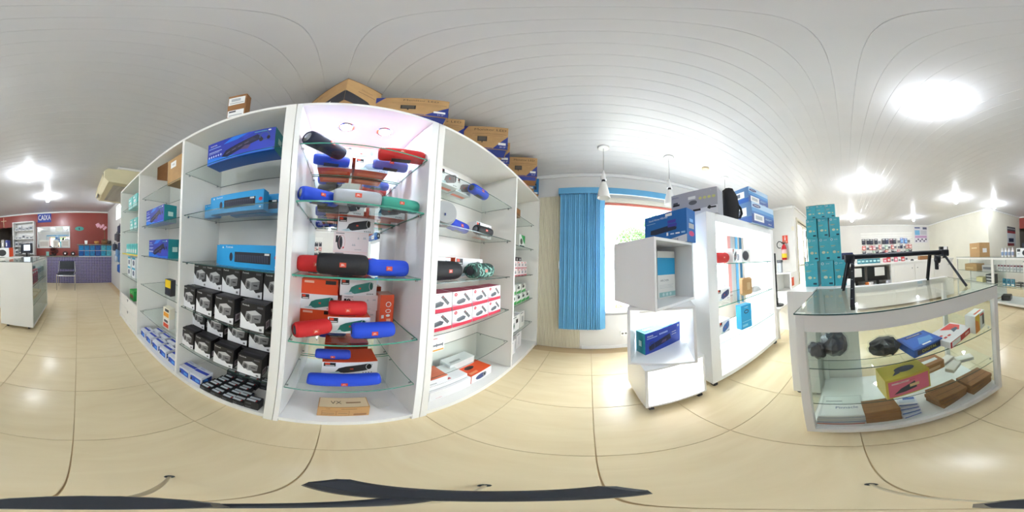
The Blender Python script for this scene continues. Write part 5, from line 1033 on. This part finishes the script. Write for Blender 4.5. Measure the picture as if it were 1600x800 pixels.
GRAN=mat('grey_granite',(128,122,112),.25,noise=.2,nscale=60)
t=thing('cashier_desk','cashier desk faced in purple mosaic tiles with a raised end of blue glass blocks','counter',(0,0,0))
MB().box((-1.115,-5.45,0),(2.0,-5.30,.87),MOS).obj('tiled_front',t)
MB().box((-.02,-5.73,.87),(2.0,-5.26,.905),GRAN,c=.003).obj('worktop',t)
MB().box((-1.115,-5.44,.87),(-.0,-5.40,.90),MOS).box((-.02,-5.44,.905),(-.0,-5.30,1.25),GRAN).obj('side_upstand',t)
MB().box((-1.115,-5.62,1.25),(.03,-5.27,1.285),GRAN,c=.003).obj('upper_worktop',t)
MB().box((-1.115,-5.40,.87),(-.02,-5.315,.895),C(210,214,220)).box((-1.115,-5.40,1.07),(-.02,-5.315,1.08),C(210,214,220)).obj('block_mortar',t)
GBM=[mat('blue_glass_block_%d'%i,c,.12,noise=.35,nscale=14,coat=.5) for i,c in enumerate(((40,130,190),(60,160,200),(36,92,170),(90,176,196)))]
for r in range(2):
    for k in range(6): MB().cbox((-.085,-.04,0),(.085,.035,.168),random.choice(GBM),.012).obj('glass_block',t,(-.115-.182*k,-5.345,.896+r*.182))
# mirror, certificates, sign, crucifix, plaque
t=thing('wall_mirror','wide white framed mirror on the red wall','mirror',(.92,YC,0))
for a_,b_ in (((-.63,.0,1.16),(.63,.03,1.19)),((-.63,0,1.95),(.63,.03,1.98)),((-.63,0,1.19),(-.60,.03,1.95)),((.60,0,1.19),(.63,.03,1.95))): MB().box(a_,b_,WHITEP,c=.003).obj('frame',t)
MB().box((-.60,.004,1.19),(.60,.012,1.95),MIRROR).obj('mirror_glass',t)
for k,(x,w_) in enumerate(((1.27,.40),(.83,.20),(.47,.30))):
    o=tag(MB().box((-w_/2,0,0),(w_/2,.012,.27),C(232,228,220),c=.003).obj('framed_paper',None,(x,YC+.031,1.19)),'framed paper leaning on the mirror, %s of three'%('left','middle','right')[k],'paper','papers along the mirror')
    MB().box((-w_/2+.04,.0122,.05),(w_/2-.04,.013,.22),C(206,196,186)).obj('printed_text',o)
tag(MB().box((-.12,0,0),(.12,.004,.16),C(236,238,226)).obj('paper_note',None,(.69,YC+.031,1.79)),'pale paper note at the upper right of the mirror','paper')
t=tag(MB().box((-.26,0,0),(.26,.012,.35),C(30,60,160),c=.002).obj('cashier_sign',None,(1.25,YC+.001,2.15)),'blue sign with white letters CAIXA on the red wall','sign')
m=MB(); M=Matrix(((-1,0,0,0),(0,0,1,.0125),(0,1,0,.175),(0,0,0,1)))
for dx in (-.002,0,.002): m.text('CAIXA',.205,WH,M@TR(dx,0,.0003*(1+dx*100))@Matrix.Diagonal((.78,1.45,1,1)))
m.obj('lettering',t)
t=thing('crucifix','wooden crucifix on the red wall','crucifix',(2.94,YC,0)); CW=C(214,186,150)
MB().box((-.014,.0,2.04),(.014,.02,2.46),CW,c=.002).box((-.12,.0,2.30),(.12,.02,2.325),CW,c=.002).obj('cross',t)
MB().sph((0,.03,2.335),.018,C(230,206,170),8,6).cyl((0,.028,2.31),(0,.03,2.16),.016,C(230,206,170),.01,8).cyl((0,.028,2.30),(.1,.028,2.325),.008,C(230,206,170),seg=6).cyl((0,.028,2.30),(-.1,.028,2.325),.008,C(230,206,170),seg=6).obj('figure',t)
o=tag(MB().ring([(.1,0),(.1,.012)],24,C(70,160,150),Matrix.Rotation(-pi/2,4,'X')@Matrix.Diagonal((1.65,.8,1,1))).obj('oval_plaque',None,(-.06,YC+.001,1.88)),'oval green plaque on the red wall right of the mirror','plaque')
m=MB(); m.poly([(-.03,.0135,-.04),(.02,.0135,-.045),(.03,.0135,.02),(-.0,.0135,.05)],C(30,50,70)); m.obj('painted_figure',o)
# shelf unit with small goods
t=thing('wall_shelf_unit','white shelf unit with small white goods left of the mirror','shelf',(2.0,-5.92,0))
MB().box((-.42,-.15,0),(-.39,.17,2.17),LAM,c=.002).obj('side_panel',t); MB().box((.39,-.15,0),(.42,.17,2.17),LAM,c=.002).obj('side_panel',t)
MB().box((-.39,-.15,2.13),(.39,.17,2.17),LAM,c=.002).obj('top_panel',t); MB().box((-.39,-.15,0),(.39,-.135,2.13),LAM).obj('back_panel',t)
for z in (.95,1.24,1.52,1.84): MB().box((-.39,-.13,z-.012),(.39,.15,z),LAM).obj('shelf_board',t)
MB().box((-.39,-.13,0.05),(.39,.15,.9),LAM).obj('lower_cabinet',t)
cs=[(236,236,234),(220,222,224),(70,74,80),(200,196,190)]
n=0
for z in (.9505,1.2405,1.5205,1.8405):
    for k in range(5):
        h=random.choice((.09,.13,.18)); c=cs[(k+n)%4] if z<1.5 else cs[(k+n)%2]; n+=1
        kk_=small('goods_box',.12,.08,h,C(*c),[('q','F',.15,.25,.85,.7,C(90,96,104) if c[0]>100 else WH)])
        spawn(kk_,(2.29-.145*k,-5.86,z),pi,'small %s goods box, %s on the %s shelf beside the mirror'%('dark' if c[0]<100 else 'white',ORD[k],{.9505:'bottom',1.2405:'third',1.5205:'second',1.8405:'top'}[z]),'box','small goods in the shelf unit by the mirror')
# cash register monitor, white desk, boxes
t=thing('white_desk','white desk top behind the side counter, below the shelf unit','desk',(0,0,0)); MB().box((1.25,-5.22,.86),(3.30,-4.65,.90),LAM,c=.003).obj('desktop',t)
MB().box((1.27,-5.20,0),(1.30,-4.67,.86),LAM).obj('side_panel',t); MB().box((3.25,-5.20,0),(3.28,-4.67,.86),LAM).obj('side_panel',t); MB().box((1.30,-4.72,.05),(3.25,-4.70,.86),LAM).obj('front_panel',t)
t=thing('computer_monitor','black monitor showing a pale window on the white desk by the cashier','monitor',(1.60,-4.93,.9005),pi)
MB().cbox((-.19,-.02,.12),(.19,.02,.42),BLACK,.006).obj('screen_housing',t); MB().box((-.17,-.0215,.14),(.17,-.0205,.40),mat('dark_screen',(40,46,56),.15)).obj('screen',t)
MB().box((-.09,-.0228,.20),(.12,-.0218,.38),mat('lit_window_on_screen',(206,214,224),.4,em=.6)).obj('screen_window',t); MB().cyl((0,0,.012),(0,.0,.13),.03,BLACK).cyl((0,0,0),(0,0,.014),.11,BLACK,seg=20).obj('stand',t)
t=thing('printer','white boxy printer with a dark oval front on the white desk','printer',(2.32,-4.95,.9005),pi); MB().cbox((-.24,-.18,0),(.24,.18,.27),WHITEP,.012).obj('body',t)
m=MB(); printing(m,.48,.36,.27,[('e','F',.62,.62,.26,.24,C(50,54,80))]); m.obj('dark_oval_window',t)
t=thing('binder','blue binder standing on the printer','binder',(2.28,-5.0,1.171)); MB().box((-.035,-.12,0),(.035,.12,.28),C(60,70,150),c=.002).obj('cover',t); MB().box((-.02,.1202,.08),(.02,.1212,.2),WH).obj('spine_label',t)
t=thing('binder','grey binder standing left of the blue one on the printer','binder',(2.42,-5.0,1.171)); MB().box((-.05,-.12,0),(.05,.12,.30),C(170,166,160),c=.002).obj('cover',t); MB().box((-.02,.1202,.08),(.02,.1212,.2),WH).obj('spine_label',t)
t=thing('office_chair','dark grey office chair behind the white desk','chair',(2.75,-5.55,0)); MB().cbox((-.2,-.04,.9),(.2,.04,1.4),mat('dark_upholstery',(60,62,70),.8),.03).obj('backrest',t); MB().cbox((-.22,-.02,.45),(.22,.3,.52),mat('dark_upholstery',(60,62,70),.8),.03).cyl((0,.1,0),(0,.1,.45),.03,BLACK).box((-.03,-.06,.5),(.03,-.04,1.0),BLACK).obj('seat',t)
# things on the cashier desk
for k,(x,s_,c) in enumerate(((.42,.09,(60,34,30)),(.16,.08,(40,30,28)))):
    t=thing('desk_ornament','dark rounded ornament with a white dial on the cashier desk, %s of two'%('left','right')[k],'ornament',(x,-5.40,.9055)); MB().sph((0,0,s_*.85),s_,C(*c),16,10,(1,.7,.85)).obj('body',t); MB().ring([(.028,0),(.028,.012)],16,WHITEP,TR(0,s_*.68,s_*.85)@Matrix.Rotation(-pi/2,4,'X')).obj('dial',t)
t=thing('plant_pot','dark leafy arrangement in a low bowl on the cashier desk','plant',(.80,-5.45,.9055)); MB().ring([(.05,0),(.09,.06),(.085,.07)],16,C(60,40,34)).obj('bowl',t); mb=MB(); leaves(mb,(0,0,.16),(.14,.1,.13),160,.035,mat('dark_red_leaf',(74,34,34),.6)); mb.obj('foliage',t)
tag(MB().cbox((-.05,-.01,0),(.05,.01,.14),C(120,170,160),.003).obj('card_holder',None,(1.02,-5.42,.9055)),'small green card holder on the cashier desk','card holder')
t=thing('payment_terminal','black card terminal on the cashier desk','card terminal',(.88,-5.34,.9055)); MB().cbox((-.06,-.04,0),(.06,.04,.035),BLACK,.008).obj('body',t); MB().box((-.04,-.01,.0352),(.04,.03,.037),STEEL).obj('display',t)
t=thing('cup','small white cup on the raised end of the cashier desk','cup',(-.27,-5.40,1.2855)); MB().ring([(.035,0),(.045,.03),(.05,.12),(.046,.12),(.04,.03)],16,WHITEP,None,(True,False)).obj('cup_body',t); MB().ring([(.044,.11),(.001,.1101)],14,C(90,60,40),None,(False,False)).obj('content',t)
# orchid
t=thing('potted_orchid','pink orchid in a brown pot on the raised end of the cashier desk','plant',(-.90,-5.44,1.2855))
MB().ring([(.07,0),(.11,.05),(.12,.13),(.105,.13),(.09,.09)],16,C(140,100,60),None,(True,False)).obj('pot',t)
MB().tube([(0,0,.08),(.0,0,.3),(.01,0,.45),(.05,0,.56),(.13,0,.61),(.24,0,.62)],.005,C(80,110,50),seg=6).obj('stem',t)
m=MB(); 
for k in range(5):
    q=k*1.25; m.add([(0,0,.1),(.12*cos(q)-.02*sin(q),.12*sin(q)+.02*cos(q),.16),(.2*cos(q),.2*sin(q),.1),(.12*cos(q)+.02*sin(q),.12*sin(q)-.02*cos(q),.16)],[(0,1,2,3)],C(50,90,50))
m.obj('leaf_rosette',t)
PK=mat('pink_petal',(236,180,196),.6); pt=MB()
for k in range(5):
    q=k*1.2566; pt.poly([(0,0,0),(.03*cos(q)-.018*sin(q),.008,.03*sin(q)+.018*cos(q)),(.052*cos(q),.0,.052*sin(q)),(.03*cos(q)+.018*sin(q),.008,.03*sin(q)-.018*cos(q))],PK)
pt.sph((0,.01,0),.009,C(200,80,120),8,5); pm=pt.mesh('flower')
for p in ((.03,.03,.52),(-.02,.02,.57),(.09,.03,.60),(.14,.02,.57),(.18,.03,.63),(.24,.02,.60),(.27,.03,.65),(.22,.0,.68),(.06,.02,.64)): link('flower',pm,t,p,(random.uniform(-.3,.3),random.uniform(-.5,.5),0))
t=thing('ceramic_bowl','small orange brown ceramic bowl beside the orchid','bowl',(-.62,-5.40,1.2855)); MB().ring([(.04,0),(.08,.04),(.085,.09),(.07,.1)],14,C(206,150,80),None,(True,False)).obj('bowl_body',t); MB().ring([(.072,.085),(.001,.0855)],12,C(120,80,40),None,(False,False)).obj('content',t)
t=thing('ceramic_bowl','dark ceramic bowl right of the orchid by the wall','bowl',(-1.04,-5.36,1.2855)); MB().ring([(.04,0),(.07,.05),(.06,.12)],14,C(70,60,60),None,(True,False)).obj('bowl_body',t); MB().ring([(.061,.11),(.001,.1105)],12,C(60,50,40),None,(False,False)).obj('content',t)
# chair
t=thing('visitor_chair','chrome framed visitor chair with black back and seat before the cashier desk','chair',(.335,-4.66,0),pi)
BV=mat('black_vinyl',(40,44,50),.5)
MB().cbox((-.22,-.26,.425),(.22,.20,.462),BV,.014).obj('seat',t)
MB().cbox((-.22,-.018,0),(.22,.018,.25),BV,.014).obj('backrest',t,(0,.255,.52),(rad(-10),0,0))
for s_ in (-1,1):
    MB().tube([(s_*.25,-.27,.0),(s_*.25,-.27,.44)],.014,CHROME).obj('leg',t)
    MB().tube([(s_*.25,.25,.0),(s_*.25,.22,.44),(s_*.235,.28,.77)],.014,CHROME).obj('leg',t)
    MB().tube([(s_*.25,-.27,.44),(s_*.25,.22,.44)],.014,CHROME).obj('seat_rail',t)
MB().tube([(-.25,-.27,.41),(.25,-.27,.41)],.012,CHROME).tube([(-.25,.22,.41),(.25,.22,.41)],.012,CHROME).obj('cross_bar',t)
# hanging goods on the left wall near the orchid
HC=[(50,54,80),(90,90,96),(70,64,70),(40,48,84),(110,150,190),(60,110,160),(190,200,210),(40,90,170),(60,64,80),(120,124,130)]
pos=[(-4.02,1.66),(-4.35,1.48),(-4.12,1.44),(-3.95,1.22),(-4.20,1.05),(-3.95,.92),(-4.35,.90),(-4.0,.66),(-4.6,1.20),(-3.75,1.40)]
for k,((y,z),c) in enumerate(zip(pos,HC)):
    t=thing('hanging_bag','%s padded bag hanging on the left wall near the orchid'%('navy blue','light grey','brown grey','dark blue, mid height','pale blue','teal blue','white','bright blue, lowest','slate, farthest','grey, nearest')[k],'bag',(XL+.065,y,z),0,'bags hanging on the left wall')
    MB().cbox((-.05,-.10,-.11),(.05,.10,.09),mat('bag_fabric_%d'%k,c,.7,bump=.3),.03).obj('bag_body',t); MB().tube([(0,-.05,.08),(0,-.02,.13),(0,.02,.13),(0,.05,.08)],.006,BLACK,seg=6).obj('handle',t); MB().cyl((-.06,0,.135),(.02,0,.135),.003,CHROME,seg=6).obj('hook',t)
# ceiling air conditioner
t=thing('air_conditioner','large cream air conditioning unit hung under the ceiling at the left wall','air conditioner',(0,0,0)); AC=mat('aged_cream_plastic',(226,216,180),.4,noise=.04)
x0,x1,y0,y1=XL+.02,-.40,-3.62,-2.45
prof=[(x0,2.50),(x1-.05,2.50),(x1,2.46),(x1+.01,2.33),(x1-.06,2.26),(x0,2.20)]
m=MB(); n=len(prof); m.add([(x,y0,z) for x,z in prof]+[(x,y1,z) for x,z in prof],[(i,(i+1)%n,(i+1)%n+n,i+n) for i in range(n)]+[tuple(range(n))[::-1],tuple(range(n,2*n))],AC).obj('housing',t)
GA=mat('grey_filter_grille',(176,172,160),.5)
def und(x): return 2.20+(x-x0)*(.06)/(x1-.06-x0)
m=MB(); xa,xb=x0+.08,x1-.16; m.add([(xa,y0+.12,und(xa)-.006),(xb,y0+.12,und(xb)-.006),(xb,y1-.12,und(xb)-.006),(xa,y1-.12,und(xa)-.006)],[(0,1,2,3)],GA)
for k in range(9):
    x=xa+.01+(xb-xa-.02)*k/8; m.box((x-.002,y0+.13,und(x)-.010),(x+.002,y1-.13,und(x)-.006),GA)
o=m.obj('intake_grille',t); o['kind']='stuff'
lv=MB().box((x1+.0,y0+.06,2.35),(x1+.013,y1-.10,2.362),AC).mesh('louver')
for k in range(4): link('louver',lv,t,(.0,0,.024*k))
MB().box((x1+.003,y0+.05,2.345),(x1+.008,y1-.09,2.45),DARK).obj('outlet_opening',t)
MB().box((x1-.005,y0+.10,2.275),(x1-.0,y0+.34,2.33),DARK).obj('control_panel',t)
MB().box((x0,y0+.1,2.5),(x1-.2,y1+.03,2.535),WHITEP,c=.003).obj('ceiling_bracket',t)
# ================================================================== CAMERA TRIPOD (its top sits just below the viewpoint)
t=thing('camera_tripod','small black tripod carrying the panorama camera, seen straight below','tripod',(0,0,0))
BT=mat('tripod_black',(34,38,44),.45); GT=mat('tripod_grey_tube',(196,184,156),.35,.2)
MB().cyl((0,0,.30),(0,0,.95),.0065,BT).cyl((0,0,.95),(0,0,1.04),.011,BT,.0065).obj('column',t)
MB().cyl((0,0,.27),(0,0,.33),.022,BT,seg=16).obj('hub',t)
for (x,y) in ((-.135,-.153),(.205,.036),(-.115,.225)):
    l_=MB().cyl((x*.1,y*.1,.30),(x,y,.01),.0045,GT,.0035,8).obj('leg',t); MB().cyl((x,y,0),(x,y,.014),.009,BT,seg=10).obj('rubber_foot',l_)
MB().cbox((-.055,-.009,-.012),(.055,.016,.012),BT,.005).obj('phone_clamp',t,(-.028,.045,.80),rad(34))
MB().cyl((0,0,.80),(-.03,.04,.80),.006,BT,seg=8).obj('clamp_arm',t)
